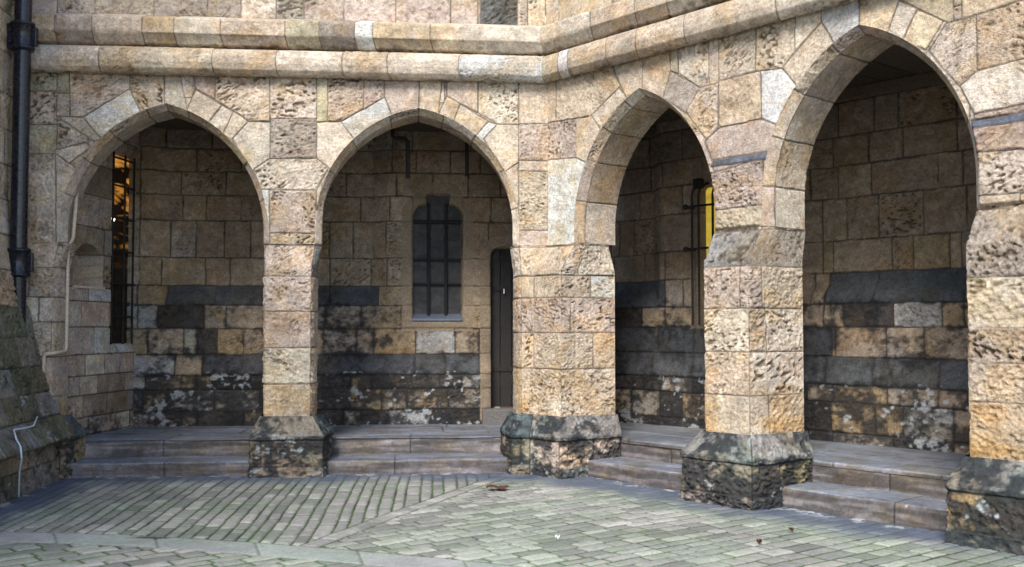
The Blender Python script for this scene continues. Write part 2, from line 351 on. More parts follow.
RW1=[(4.02,4.42,[-5.17,-4.41,-3.64,-3.16,-2.44,-2.07,-1.58,-1.09,-0.6,-0.1,0.4],'BrBsBsBsBsGrBrBsBsBs'),(3.67,4.02,[-5.17,-4.41,-3.87,-3.34,-2.8,-2.25,-1.68,-1.44,-0.72,-0.1,0.4],'BsBrBsBsBsGrBrBsBsBs'),(3.39,3.67,[-5.17,-4.68,-4.05,-3.52,-2.92,-2.32,-1.68,-1.39,-0.97,-0.6,-0.35,0.4],'BsBsBrBsBsBsBrBrBsBsBs'),(3.1,3.39,[-5.17,-4.68,-4.23,-3.7,-3.16,-2.56,-2.25,-1.63,-1.19,-0.75,-0.35,0.4],'BsBsBrBsBsBrBsBsBsBsBs'),(2.79,3.1,[-5.17,-4.68,-4.21,-3.93,-3.52,-3.16,-2.56,-2.07,-1.71,-1.43,-0.82,-0.47,-0.1,0.4],'KsBrKsBsBrBsBsBrBsBsBsBsBs'),(2.34,2.79,[-5.17,-4.68,-4.35,-4.05,-3.71,-3.4,-2.92,-2.45,-2.16,-1.76,-1.43,-0.82,-0.5,0.4],'BsPsGrBsBsKsOrBsBsKpBsPsBs'),(2.0,2.34,[-5.17,-4.68,-4.44,-3.93,-3.64,-3.16,-2.44,-1.94,-1.74,-1.43,-0.82,-0.47,0.4],'KsOsKsBsKsKsBrKpKpLsPsBs'),(1.76,2.0,[-5.17,-4.7,-4.37,-3.8,-3.16,-2.44,-1.84,-1.43,-0.82,-0.47,0.4],'KsOsSsSsSsSsLpLsPsBs'),(1.48,1.76,[-5.17,-4.69,-4.46,-3.91,-3.66,-3.16,-2.48,-2.05,-1.56,-0.42,0.4],'WsWsDrGrGrGrGrPpPsBs'),(1.17,1.48,[-5.17,-4.57,-4.15,-4.0,-3.76,-3.45,-3.16,-2.5,-2.11,-1.9,-1.39,-0.91,-0.61,-0.35,0.4],'OsKsWsDrOrBrKsGrGrOsWsKsSsLsBs'),(0.92,1.17,[-5.17,-4.82,-4.25,-3.93,-3.16,-2.44,-1.4,-1.03,-0.61,0.4],'WsWsGsSsSsSsSsSsPs'),(0.75,0.92,[-5.17,-4.99,-4.58,-4.17,-3.99,-3.81,-3.58,-3.16,-2.5,-2.17,-1.93,-1.56,-1.09,-0.82,-0.6,0.4],'OsWsGsOpOsDrDrDrDrOrDrDrDrWsPs'),(0.5,0.75,[-5.17,-4.96,-4.61,-4.32,-3.78,-3.25,-2.5,-2.17,-1.8,-1.49,-0.99,-0.6,-0.35,0.4],'LsGrOsWrWrDrDrOrKrLrGrWsPsBs'),(0.3,0.5,[-5.17,-4.79,-4.46,-3.99,-3.43,-3.13,-2.53,-2.25,-2.05,-1.71,-1.22,-0.6,-0.35,0.4],'GrGrBrDrBrDrDrGrDrWrDrGsGsBs')]
RW2=[(3.79,4.1,[-1.96,-0.96,-0.53,-0.21,0.4,0.96,1.49,1.98,2.44,2.92,3.46,4.18],'BsBsBsBsBsBsBsBsBsBsBs'),(3.44,3.79,[-1.96,-0.96,-0.37,0.25,0.82,1.36,1.81,2.22,2.62,2.88,3.46,4.18],'BsBsBrBsBsBsBrBsBsBrBs'),(3.14,3.44,[-1.96,-0.96,-0.34,-0.06,0.54,1.23,1.79,2.15,2.55,2.92,3.46,4.18],'BsBsBsBrBsBsBrBsBrBsBs'),(2.81,3.14,[-1.96,-0.96,-0.53,-0.29,0.25,1.1,1.92,2.21,2.58,3.27,3.51,4.18],'BsBsBsBrBsBsBrBsBsBsBs'),(2.38,2.81,[-1.96,-0.87,-0.63,-0.1,0.4,1.23,2.02,2.3,2.65,3.12,3.54,4.18],'BsBsBrBsBsBsKsBrBrBsBs'),(2.05,2.38,[-1.96,-0.96,-0.45,-0.02,0.44,1.23,2.02,2.14,2.79,3.01,3.37,3.48,4.18],'BsBsBsBsKsBsOsBsOrOsPsBsBs'),(1.73,2.05,[-1.96,-0.92,-0.02,0.25,0.44,1.23,1.95,2.1,2.65,3.56,4.18],'SsSsGsKsOsBsKsSsSsSsSs'),(1.5,1.73,[-1.96,-0.92,-0.39,-0.02,0.4,1.23,2.1,2.32,2.87,3.35,3.56,4.18],'DrDrLsKsKsBsKsDrWrOsOsOs'),(1.2,1.5,[-1.96,-0.92,-0.13,0.4,1.23,2.19,2.23,2.79,3.17,3.65,4.18],'SsSsSsSsSsBsKsGrPrOsOs'),(0.92,1.2,[-1.96,-0.92,-0.21,0.4,1.23,2.12,2.65,3.32,3.74,4.18],'SsSsSsSsSsSsSsSsSs'),(0.75,0.92,[-1.96,-0.92,-0.53,-0.06,0.4,1.49,1.92,2.21,2.81,3.32,3.6,4.18],'DrDrDrGrDrDrKrOrGsKsOsOs'),(0.45,0.75,[-1.96,-0.92,-0.53,-0.09,0.25,0.96,1.74,2.19,2.68,2.97,3.46,3.65,4.18],'GrLrWrDrOrDrDrOrOsWrKsOsOs'),(0.2,0.45,[-1.96,-0.92,-0.37,0.4,0.96,1.61,2.21,2.87,3.46,3.83,4.18],'DrDrDrDrDrDrGrDrBrDr')]
CABLE=[(-4.9,0.77,0.661),(-4.89,0.895,0.589),(-4.87,1.145,0.594),(-4.85,1.476,0.609),(-4.79,1.566,0.532),(-4.74,1.609,0.477),(-4.73,1.608,0.375),(-4.85,1.321,0.244),(-4.85,1.332,0.01)]
# ------------------------------------------------------------------ the arcades
class Arch:
    def __init__(s, wing, uc, a, spring, apex, T):
        s.wing, s.uc, s.a, s.sp, s.ap, s.T = wing, uc, a, spring, apex, T
        r = apex - spring; s.R = (r * r + a * a) / (2 * a); s.c = a - s.R
    def sd(s, u, z):
        x = abs(u - s.uc); return np.where(z < s.sp, s.a - x, s.R - np.hypot(x - s.c, z - s.sp))
    def snap(s, u, z):
        sg = np.sign(u - s.uc); sg = np.where(sg == 0, 1, sg); x = abs(u - s.uc)
        q = np.hypot(x - s.c, z - s.sp) + 1e-9
        nu = np.where(z < s.sp, s.a, s.c + (x - s.c) * s.R / q); nz = np.where(z < s.sp, z, s.sp + (z - s.sp) * s.R / q)
        nu = np.maximum(nu, 0)
        return s.uc + sg * nu, nz
ARCH = [Arch(1, -3.95, 1.045, 2.47, 3.80, .33), Arch(1, -1.367, 1.062, 2.55, 3.80, .33),
        Arch(2, 1.312, .912, 2.52, 3.808, .44), Arch(2, 3.667, .937, 2.60, 3.90, .44)]
Z_LO, Z_TOP = 2.36, 4.10

LBL = {1: 'pale weathered sandstone arcade with two wide pointed arches, on the left, behind the downpipe',
       2: 'pale weathered sandstone arcade with two narrower arches, angled towards the viewer on the right'}
ARC = {k: thing('stone_arcade', LBL[k], 'arcade') for k in (1, 2)}

def wall_face(wing, u0, u1, polys, arches, seed, step=.008):
    sa = axis(u0, u1, step); ta = axis(Z_LO, Z_TOP, step); S, T = np.meshgrid(sa, ta)
    fb = courses(u0 - .2, u1 + .2, [2.2, 2.62, 2.95, 3.28, 3.6, 3.86, 4.2], .35, .6, ['Pp', 'Lp', 'Ps', 'Kp'], seed)
    def ring(Pp): return any(A.sd(np.array([p[0] for p in Pp]), np.array([p[1] for p in Pp])).max() > 0 for A in arches) and min(p[1] for p in Pp) > 2.2
    polys = [(c[0] + ('s' if c[1] == 'p' and ring(Pp) else c[1]), Pp) for c, Pp in polys]
    al = fb + polys; ID, d = stones(S, T, al, seed=seed)
    dd = d.copy(); dist = np.full(S.shape, 9.0); keep = np.ones((len(ta) - 1, len(sa) - 1), bool); U, Z = S.copy(), T.copy(); inside = np.zeros(S.shape, bool)
    for A in arches:
        g = A.sd(S, T); dist = np.minimum(dist, np.abs(g)); ins = g > 0; inside |= ins
        su, sz = A.snap(S, T); near = ins & (g < step * 2.2); U = np.where(near, su, U); Z = np.where(near, sz, Z)
    k4 = inside[:-1, :-1] & inside[:-1, 1:] & inside[1:, :-1] & inside[1:, 1:]; keep &= ~k4
    edge = np.where(inside, 0, dist)
    h, tint = relief(S, T, ID, np.minimum(d, edge + .004), al, seed)
    _, t2 = relief(S, T, ID, d, al, seed); tint = t2
    h = np.where(d > .01, h, h) * ss(0, .02, edge) - .004 * (1 - ss(0, .012, edge)) * (~inside)
    if wing == 2:        # the piers stand a little proud up to a sloping impost
        f = (1 - ss(2.93, 3.0, T)) * ss(0, .03, edge); h = h + .04 * f * ss(Z_LO, Z_LO + .02, T) * (S > 1.5)
    st = ss(.0, .5, (T - 3.75) * 1.2) * .30                      # darker towards the top, below the moulding
    tint = crust_shade(S, T, tint, st + .10, seed + 40)
    h = h * ss(u0, u0 + .01, S) * (1 - ss(u1 - .01, u1, S)) * ss(Z_LO, Z_LO + .01, T)
    P = pos(wing, U, h, Z)
    # split: the voussoirs of each arch are that arch's part, the rest is the wall
    cls = np.full(len(al) + 1, -1)
    for k, (c, Pp) in enumerate(al):
        if k < len(fb): continue
        for j, A in enumerate(arches):
            if np.any(A.sd(np.array([p[0] for p in Pp]), np.array([p[1] for p in Pp])) > 0) and min(p[1] for p in Pp) > 2.2: cls[k] = j
    fc = cls[ID[:-1, :-1]]
    make('wall_face', P, tint, M_STONE, ARC[wing], keep, fc == -1)
    rings = []
    for j, A in enumerate(arches):
        rings.append(make('arch', P, tint, M_STONE, ARC[wing], keep, fc == j))
    # plain inner face towards the gallery
    sa = axis(u0 - .02, u1 + .02, .05); ta = axis(Z_LO + .02, 4.3, .05); S, T = np.meshgrid(sa, ta); inside = np.zeros(S.shape, bool); U, Z = S.copy(), T.copy()
    for A in arches:
        B = Arch(wing, A.uc, A.a + .02, A.sp, A.ap + .01, A.T); g = B.sd(S, T); ins = g > 0; inside |= ins; su, sz = B.snap(S, T); near = ins & (g < .12); U = np.where(near, su, U); Z = np.where(near, sz, Z)
    keep = ~(inside[:-1, :-1] & inside[:-1, 1:] & inside[1:, :-1] & inside[1:, 1:])
    Tn = np.broadcast_to(np.array(TINT['B']), S.shape + (3,)) * (.7 + .6 * fbm(S * 4, T * 4, 5)[..., None])
    make('inner_face', pos(wing, U, -arches[0].T - .085 + 0 * U, Z), Tn, M_STONE, ARC[wing], keep, flip=True)
    return rings

def intrados(A, parent, seed, cuts):
    """chamfer and soffit of one arch, from jamb over the crown to jamb"""
    wing = A.wing; inset = .062; Ls = A.sp - Z_LO; phi0 = math.acos(-A.c / A.R); La = A.R * phi0; Lt = 2 * (Ls + La)
    s = axis(0, Lt, .009, (Ls, Ls + La, Ls + 2 * La)); t = axis(0, .127 + A.T, .009, (.127,)); S, T = np.meshgrid(s, t)
    fr = np.minimum(T / .127, 1); apx = np.clip((np.minimum(S, Lt - S) - Ls) / La, 0, 1); bk = .02 + .042 * ss(.1, .8, apx) if wing == 1 else .062
    ins = inset * fr + (bk - inset) * np.clip((T - .127) / A.T, 0, 1); Wd = -.10 * fr - np.maximum(T - .127, 0)
    half = S > Lt / 2; q = np.where(half, Lt - S, S)                      # distance from the springing foot on each side
    R = A.R - ins; ph0 = np.arccos(np.clip(-A.c / R, -1, 1)); f = np.clip((q - Ls) / La, 0, 1); ph = f * ph0
    x = np.where(q < Ls, A.a - ins, A.c + R * np.cos(ph)); z = np.where(q < Ls, Z_LO + q, A.sp + R * np.sin(ph))
    U = A.uc + np.where(half, x, -x)
    P = pos(wing, U, Wd, z)
    r = random.Random(seed); polys = []
    for row, (a, b) in enumerate(((-.05, .127), (.127, 2))):
        for c0, c1 in zip(cuts, cuts[1:]):
            polys.append((r.choice(['Ps', 'Ls', 'Ks', 'Os', 'Pp', 'Ls', 'Ps'] if row else ['Pp', 'Ls', 'Os', 'Ps', 'Kp', 'Ks']), rect(c0 * Lt, c1 * Lt, a, b)))
    ID, d = stones(S, T, polys, seed=seed); h, tint = relief(S, T, ID, d, polys, seed)
    e = np.minimum(T, np.abs(T - .127)); h = h * ss(0, .016, e) * ss(0, .01, S) * ss(0, .01, Lt - S)
    tint = crust_shade(S, T, tint, .16 + .12 * ss(.2, .5, T), seed + 3)
    Nn = gnormals(P, -1)
    return make('soffit', P + Nn * h[..., None], tint, M_STONE, parent, flip=True)

def sweep(name, levels, zs_course, splits, codes, mtl, parent, seed, step=.009, amp=1.0, tintfn=None, corners=None, margin=.02, joint=.012, jt=(.22, .18, .145), rowcodes=None):
    """a pier or plinth: plan outlines (world xy, same vertex count) at rising heights"""
    Z = [l[0] for l in levels]; PL = [np.array(l[1], float) for l in levels]
    seg = np.linalg.norm(np.diff(PL[0], axis=0), axis=1) * .5 + np.linalg.norm(np.diff(PL[-1], axis=0), axis=1) * .5; cum = np.concatenate([[0], np.cumsum(seg)])
    s = axis(0, cum[-1], step, cum[1:-1]); z = axis(Z[0], Z[-1], step, Z[1:-1]); S, T = np.meshgrid(s, z)
    i = np.clip(np.searchsorted(cum, s, 'right') - 1, 0, len(seg) - 1); f = (s - cum[i]) / seg[i]
    rows = np.stack([p[i] * (1 - f[:, None]) + p[i + 1] * f[:, None] for p in PL])      # level, s, 2
    j = np.clip(np.searchsorted(Z, z, 'right') - 1, 0, len(Z) - 2); g = (z - np.array(Z)[j]) / (np.array(Z)[j + 1] - np.array(Z)[j])
    XY = rows[j] * (1 - g[:, None, None]) + rows[j + 1] * g[:, None, None]
    P = np.concatenate([XY, T[..., None]], -1)
    r = random.Random(seed); polys = []
    for k, (a, b) in enumerate(zip(zs_course, zs_course[1:])):
        sp = [-1] + [cum[min(q, len(cum) - 2)] if isinstance(q, int) else q for q in splits[k % len(splits)]] + [cum[-1] + 1]
        for a2, b2 in zip(sp, sp[1:]):
            c = rowcodes[k] if rowcodes else codes
            polys.append((r.choice(c), rect(a2, b2, a, b)))
    ID, d = stones(S, T, polys, seed=seed); h, tint = relief(S, T, ID, d, polys, seed, amp=amp, joint=joint, jt=jt, margin=margin)
    e = np.full(S.shape, 9.0)
    for c in cum[1:-1]: e = np.minimum(e, abs(S - c))
    chip = ss(.5, .75, fbm(S * 3 + 4, T * 14, seed + 55, 3)) * .012 * amp
    h = h * ss(0, .022, e) - (.003 + chip) * (1 - ss(0, .022, e)); h = h * ss(0, .012, S) * (1 - ss(cum[-1] - .012, cum[-1], S))
    if tintfn is not None: tint = tintfn(S, T, tint, cum)
    Nn = gnormals(P)
    return make(name, P + Nn * h[..., None], tint, mtl, parent)

def pier_poly(u0, u1, p, T, bl=-.07, br=.09, fr=.02, ib=.062, fl=-.02):
    return ([(u0 + bl, -T), (u0 + bl * .5 - .01, 0.0), (u0 + fl, p), (u1 + fr, p), (u1 + fr + max((br - fr) * .3, .03), 0.0), (u1 + br, -T)],
            [(u0 - ib, -T - .1), (u0 - .062, -.10), (u0, 0), (u1, 0), (u1 + .062, -.10), (u1 + ib, -T - .1)],
            [(u0 - .17, -T), (u0 - .16, 0.0), (u0 - .12, p + .14), (u1 + .12, p + .14), (u1 + .16, 0.0), (u1 + .17, -T)])
def outl(P, k):    # grow a plinth outline outwards by k at its front
    c = np.mean(P, axis=0); out = []
    for (u, w) in P: out.append((u + (k if u > c[0] else -k), w + (k if w > .05 else 0)))
    return out
def PW(wing, L): return [xy(wing, u, w) for u, w in L]
def dark_plinth(seed, amt=.58, wh=.33):
    def fn(S, T, tint, cum):
        am = amt * np.where(T > .40, .85, .98) ; k = crust_shade(S, T, tint, am, seed, (.024, .030, .038), wh, .15)
        g = (ss(.5, .7, fbm(S * 3.1, T * 4, seed + 70)) * .45)[..., None]
        return k * (1 - g) + k * np.array([.75, 1.05, .98]) * g
    return fn
def pier_tint(seed):
    def fn(S, T, tint, cum):
        o = (ss(.45, .75, fbm(S * 2, T * 9, seed)) * ss(1.15, .62, T) * .55)[..., None]      # ochre streaks low down
        tint = tint * (1 - o * np.array([.0, .22, .60]))
        return crust_shade(S, T, tint, .17 + .22 * (1 - ss(.58, .66, T)), seed + 2)
    return fn
ZC = [.56, .92, 1.29, 1.66, 2.02, 2.345, 2.40]
def build_pier(wing, u0, u1, p, T, seed, parent, splits, lab=None, **kw):
    lo, up, pl = pier_poly(u0, u1, p, T, **kw)
    up2 = [(u, w + (.03 if wing == 2 and abs(w) < .001 else 0)) for u, w in up]
    rc = [['Pr', 'Pp', 'Or'], ['Pr', 'Lr'], ['Pr', 'Lr', 'Kr'], ['Lr', 'Pr', 'Kr'], ['Qp', 'Kp', 'Gp'], ['Pr']]
    o = sweep('pier', [(.56, PW(wing, lo)), (2.03, PW(wing, lo)), (2.08, PW(wing, lo)), (2.33, PW(wing, up2)), (2.36, PW(wing, up))], ZC, splits, None, M_STONE, parent, seed, amp=1.15, tintfn=pier_tint(seed + 9), rowcodes=rc)
    if lab: o['label'] = lab
    build_plinth([PW(wing, pl), PW(wing, outl(pl, .012)), PW(wing, lo)], o, seed + 1)
    return o
def build_plinth(PL, o, seed, amt=.62):
    pl, nose, lo = PL; lo = [np.array(a) + .035 * (np.array(b_) - np.array(a)) / (np.linalg.norm(np.array(b_) - np.array(a)) + 1e-6) for a, b_ in zip(lo, nose)]
    sweep('plinth', [(-.06, nose), (.09, nose), (.105, pl), (.35, pl), (.37, nose), (.41, nose), (.60, lo)], [-.1, .10, .36, .62], [[2, 3], [1, .62, 3, 4], [3]], None, M_STONE, o, seed, amp=1.1, tintfn=dark_plinth(seed, amt), margin=.03, joint=.014, jt=(.06, .05, .045),
          rowcodes=[['Qx', 'Gx'], ['Yx', 'Nx', 'Kx'], ['Tr', 'Tp', 'Tr', 'Qr']])

s_w1 = [[3], [3], [3], [3], [3], [3]]
s_w2 = [[3, 1.28], [3], [3, 4], [3, 1.0, 1.22], [3], [3]]
build_pier(1, -2.905, -2.43, .11, .33, 301, ARC[1], s_w1, bl=-.04, br=.0, fr=-.02, ib=.02)
build_pier(2, 2.225, 2.73, .20, .44, 311, ARC[2], s_w2, fl=.022, bl=-.0, br=.095, fr=.0)
# left end pier against the downpipe
lo = [(-5.44, .10), (-5.01, .10), (-4.985, 0), (-4.985, -.33)]; up = [(-5.44, 0), (-4.995, 0), (-4.933, -.10), (-4.933, -.33)]; pl = [(-5.44, .24), (-4.86, .24), (-4.80, 0), (-4.80, -.33)]
nose = [(-5.44, .25), (-4.84, .25), (-4.78, 0), (-4.78, -.33)]
rc = [['Or', 'Pr', 'Gr'], ['Pr', 'Ks'], ['Pp', 'Lp'], ['Ps', 'Ls'], ['Lr', 'Kp'], ['Pr']]
p0 = sweep('pier', [(.56, PW(1, lo)), (2.03, PW(1, lo)), (2.08, PW(1, lo)), (2.33, PW(1, up)), (2.36, PW(1, up))], [.56, .80, 1.2, 1.55, 1.8, 2.1, 2.4], [[.22, 1], [.3], [.12, 1], [.3], [.2], [1]], None, M_STONE, ARC[1], 321, tintfn=pier_tint(330), rowcodes=rc)
build_plinth([PW(1, pl), PW(1, nose), PW(1, lo)], p0, 322, .5)
# pier at the corner: one face on either wing
def corner(w1, w2):      # where the two proud faces meet
    c, s = math.cos(T1 - T2), math.sin(T1 - T2); u2 = (w1 - c * w2) / s; return xy(2, u2, w2)
lo = [xy(1, -.335, -.33), xy(1, -.325, 0), xy(1, -.295, .10), corner(.10, .19), xy(2, .405, .19), xy(2, .42, 0), xy(2, .55, -.44)]
up = [xy(1, -.369, -.33), xy(1, -.369, -.10), xy(1, -.307, 0), xy(2, 0, 0), xy(2, .401, 0), xy(2, .463, -.10), xy(2, .463, -.44)]
pl = [xy(1, -.47, -.33), xy(1, -.45, 0), xy(1, -.41, .26), corner(.26, .33), xy(2, .52, .33), xy(2, .56, 0), xy(2, .62, -.44)]
nose = [xy(1, -.48, -.33), xy(1, -.46, 0), xy(1, -.42, .27), corner(.27, .34), xy(2, .53, .34), xy(2, .575, 0), xy(2, .64, -.44)]
rc = [['Pr', 'Pp'], ['Pr', 'Lr', 'Or'], ['Lr', 'Kr'], ['Ls', 'Wp', 'Pp'], ['Ks', 'Pp', 'Lr'], ['Lr']]
pc = sweep('pier', [(.56, lo), (2.03, lo), (2.08, lo), (2.33, up), (2.36, up)], [.56, 1.07, 1.44, 1.80, 2.03, 2.345, 2.4], [[2], [2, 3, 1.35], [2, 1.12], [2, 3, 1.33], [2, 4, 1.2], [2, 3]], None, M_STONE, ARC[2], 331, tintfn=pier_tint(340), rowcodes=rc)
build_plinth([pl, nose, lo], pc, 333)
# right end pier, its far side returns to a plain wall outside the frame
lo = [(4.56, -.44), (4.575, 0), (4.60, .20), (5.20, .20), (5.22, 0), (5.24, -.01)]; up = [(4.542, -.44), (4.542, -.10), (4.604, 0), (5.20, 0.0), (5.22, -.003), (5.24, -.01)]
pl = [(4.44, -.44), (4.45, 0), (4.50, .34), (5.32, .34), (5.34, 0), (5.34, -.01)]
up2 = [up[0], up[1], (4.604, .03), (5.20, .03), up[4], up[5]]
rc = [['Pr', 'Or'], ['Pr', 'Or'], ['Pr'], ['Pr', 'Lr'], ['Kr', 'Gr'], ['Pr']]
p4 = sweep('pier', [(.56, PW(2, lo)), (2.0, PW(2, lo)), (2.08, PW(2, lo)), (2.42, PW(2, up2)), (2.45, PW(2, up2))][:3] + [(2.33, PW(2, up2)), (2.36, PW(2, up))], [.56, .98, 1.25, 1.5, 1.85, 2.345, 2.4], [[3], [3], [3], [3], [3], [3]], None, M_STONE, ARC[2], 341, amp=1.4, tintfn=pier_tint(350), rowcodes=rc)
build_plinth([PW(2, pl), PW(2, outl(pl, .012)), PW(2, lo)], p4, 343, .66)

IMPOST = [('Us', rect(2.20, 2.80, 2.93, 3.0)), ('Us', rect(4.56, 5.30, 2.93, 3.0))]
r1 = wall_face(1, -5.44, 0.0, ST1, ARCH[:2], 401)
r2 = wall_face(2, 0.0, 5.24, ST2 + IMPOST, ARCH[2:], 402)
cuts = {0: [0, .13, .235, .335, .445, .50, .56, .66, .77, .88, 1], 1: [0, .09, .2, .30, .42, .50, .57, .67, .79, .9, 1], 2: [0, .12, .24, .34, .44, .5, .56, .68, .80, 1], 3: [0, .09, .2, .31, .43, .5, .57, .7, .83, 1]}
for k, (A, rg) in enumerate(zip(ARCH, r1 + r2)): intrados(A, rg, 410 + k, cuts[k])

# plain wall of the right wing beyond the last pier (outside the frame)
def flat_wall(name, wing, u0, u1, z0, z1, w, polys, parent, seed, step=.03, amp=1.0):
    S, T = np.meshgrid(axis(u0, u1, step), axis(z0, z1, step)); ID, d = stones(S, T, polys, seed=seed); h, tint = relief(S, T, ID, d, polys, seed, amp=amp)
    return make(name, pos(wing, S, w + h, T), tint, M_STONE, parent)
flat_wall('wall_face', 2, 5.24, 9.0, -.05, Z_TOP, 0, courses(5.1, 9, [-.1, .3, .6, .95, 1.3, 1.66, 2.0, 2.35, 2.7, 3.1, 3.5, 3.85, 4.2], .4, .7, ['Pr', 'Kp', 'Lr'], 7), ARC[2], 8, .018)

# mouldings: a fat roll, then a chamfered ledge, then the plain wall above
PROF_A = [(0, 4.095), (.05, 4.078), (.11, 4.090), (.155, 4.13), (.178, 4.19), (.178, 4.26), (.150, 4.325), (.10, 4.355), (.04, 4.362), (.0, 4.364)]
PROF_B = [(0, 4.362), (.06, 4.366), (.115, 4.385), (.195, 4.475), (.20, 4.485), (.198, 4.62), (.19, 4.635), (.03, 4.70)]
def mould(name, wing, prof, ua, ub, joints, codes, parent, seed, amp=.5, step=.010):
    pr = np.array(prof); sg = np.linalg.norm(np.diff(pr, axis=0), axis=1); cum = np.concatenate([[0], np.cumsum(sg)])
    t = axis(0, cum[-1], step, cum[1:-1] if len(prof) < 9 else ()); pw = np.interp(t, cum, pr[:, 0]); pz = np.interp(t, cum, pr[:, 1])
    s = axis(0, 1, step / abs(ub - ua)); S0, T = np.meshgrid(s, t); Wd = pw[:, None] + 0 * S0; Z = pz[:, None] + 0 * S0
    a = ua + 0 * Wd if wing == 1 else Wd * TB; b = -Wd * TB if wing == 1 else ub + 0 * Wd
    U = a + (b - a) * S0
    S = ua + (ub - ua) * S0
    polys = []; r = random.Random(seed)
    for q, (c0, c1) in enumerate(zip(joints, joints[1:])): polys.append((codes[q % len(codes)], rect(c0, c1, -1, 2)))
    ID, d = stones(S, T, polys, seed=seed, wob=.003); h, tint = relief(S, T, ID, d, polys, seed, amp=amp, joint=.008)
    e = np.full(S.shape, 9.0)
    if len(prof) < 9:
        for c in cum[1:-1]: e = np.minimum(e, abs(T - c))
    h = h * ss(0, .015, e)
    tint = crust_shade(S, T, tint, (.22 if len(prof) > 8 else .30) + .34 * ss(cum[-1] * .42, 0, T), seed + 4, (.10, .075, .05))  # grime, plus shade painted browner towards the underside of the moulding
    P = pos(wing, U, Wd, Z); Nn = gnormals(P)
    return make(name, P + Nn * h[..., None], tint, M_STONE, parent)
JA1 = [-5.5, -4.57, -3.43, -2.78, -2.10, -1.63, -.88, 3]; JB1 = [-5.5, -5.0, -4.63, -4.13, -3.81, -3.34, -2.68, -2.33, -1.96, -1.77, -1.17, 3]
JA2 = [-1, .25, .40, .95, 1.35, 1.95, 2.95, 3.6, 4.4, 5.2, 6, 7, 8, 9.5]; JB2 = [-1, .75, 1.35, 1.75, 2.2, 2.9, 3.5, 4.2, 5, 5.8, 6.6, 7.5, 9.5]
mould('string_course', 1, PROF_A, -5.44, 0, JA1, ['Ls', 'Pp', 'Ps', 'Ls', 'Pp', 'Ls', 'Wp'], ARC[1], 501)
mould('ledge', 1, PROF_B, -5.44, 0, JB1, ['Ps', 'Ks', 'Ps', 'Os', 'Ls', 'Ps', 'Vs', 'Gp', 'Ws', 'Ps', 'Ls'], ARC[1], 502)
mould('string_course', 2, PROF_A, 0, 9.0, JA2, ['Ps', 'Ws', 'Pp', 'Ps', 'Pp', 'Ps', 'Lp'], ARC[2], 503)
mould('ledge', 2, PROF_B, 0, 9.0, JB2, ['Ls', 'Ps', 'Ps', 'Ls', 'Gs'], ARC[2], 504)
zr = [4.6, 4.99, 5.3, 5.65, 6.0, 6.4, 6.8, 7.3]
c1 = courses(-5.5, .2, zr, .28, .6, ['Lr', 'Kr', 'Wr', 'Pr', 'Gr', 'Kp'], 21) + [('Zx', rect(-.72, -.32, 4.6, 5.0)), ('Gr', rect(-.02, .3, 4.6, 5.0))]
flat_wall('upper_wall', 1, -5.44, 0, 4.66, 7.2, .02, c1, ARC[1], 22, .012, 1.3)
flat_wall('upper_wall', 2, 0, 9.0, 4.66, 7.2, .02, courses(-.2, 9.2, zr, .3, .7, ['Lp', 'Kp', 'Pr', 'Ls', 'Ps'], 23), ARC[2], 24, .02, 1.0)
mb = MB(); mb.prism([P3(1, -5.44, .03, 7.2), P3(1, -.02, .03, 7.2), P3(1, 1.5, -3, 7.2), P3(1, -5.44, -3, 7.2)], (0, 0, .15)); mb.obj('coping', M_LEAD, ARC[1])
mb = MB(); mb.prism([P3(2, .02, .03, 7.2), P3(2, 9, .03, 7.2), P3(2, 9, -3, 7.2), P3(2, -1.5, -3, 7.2)], (0, 0, .14)); mb.obj('coping', M_LEAD, ARC[2])

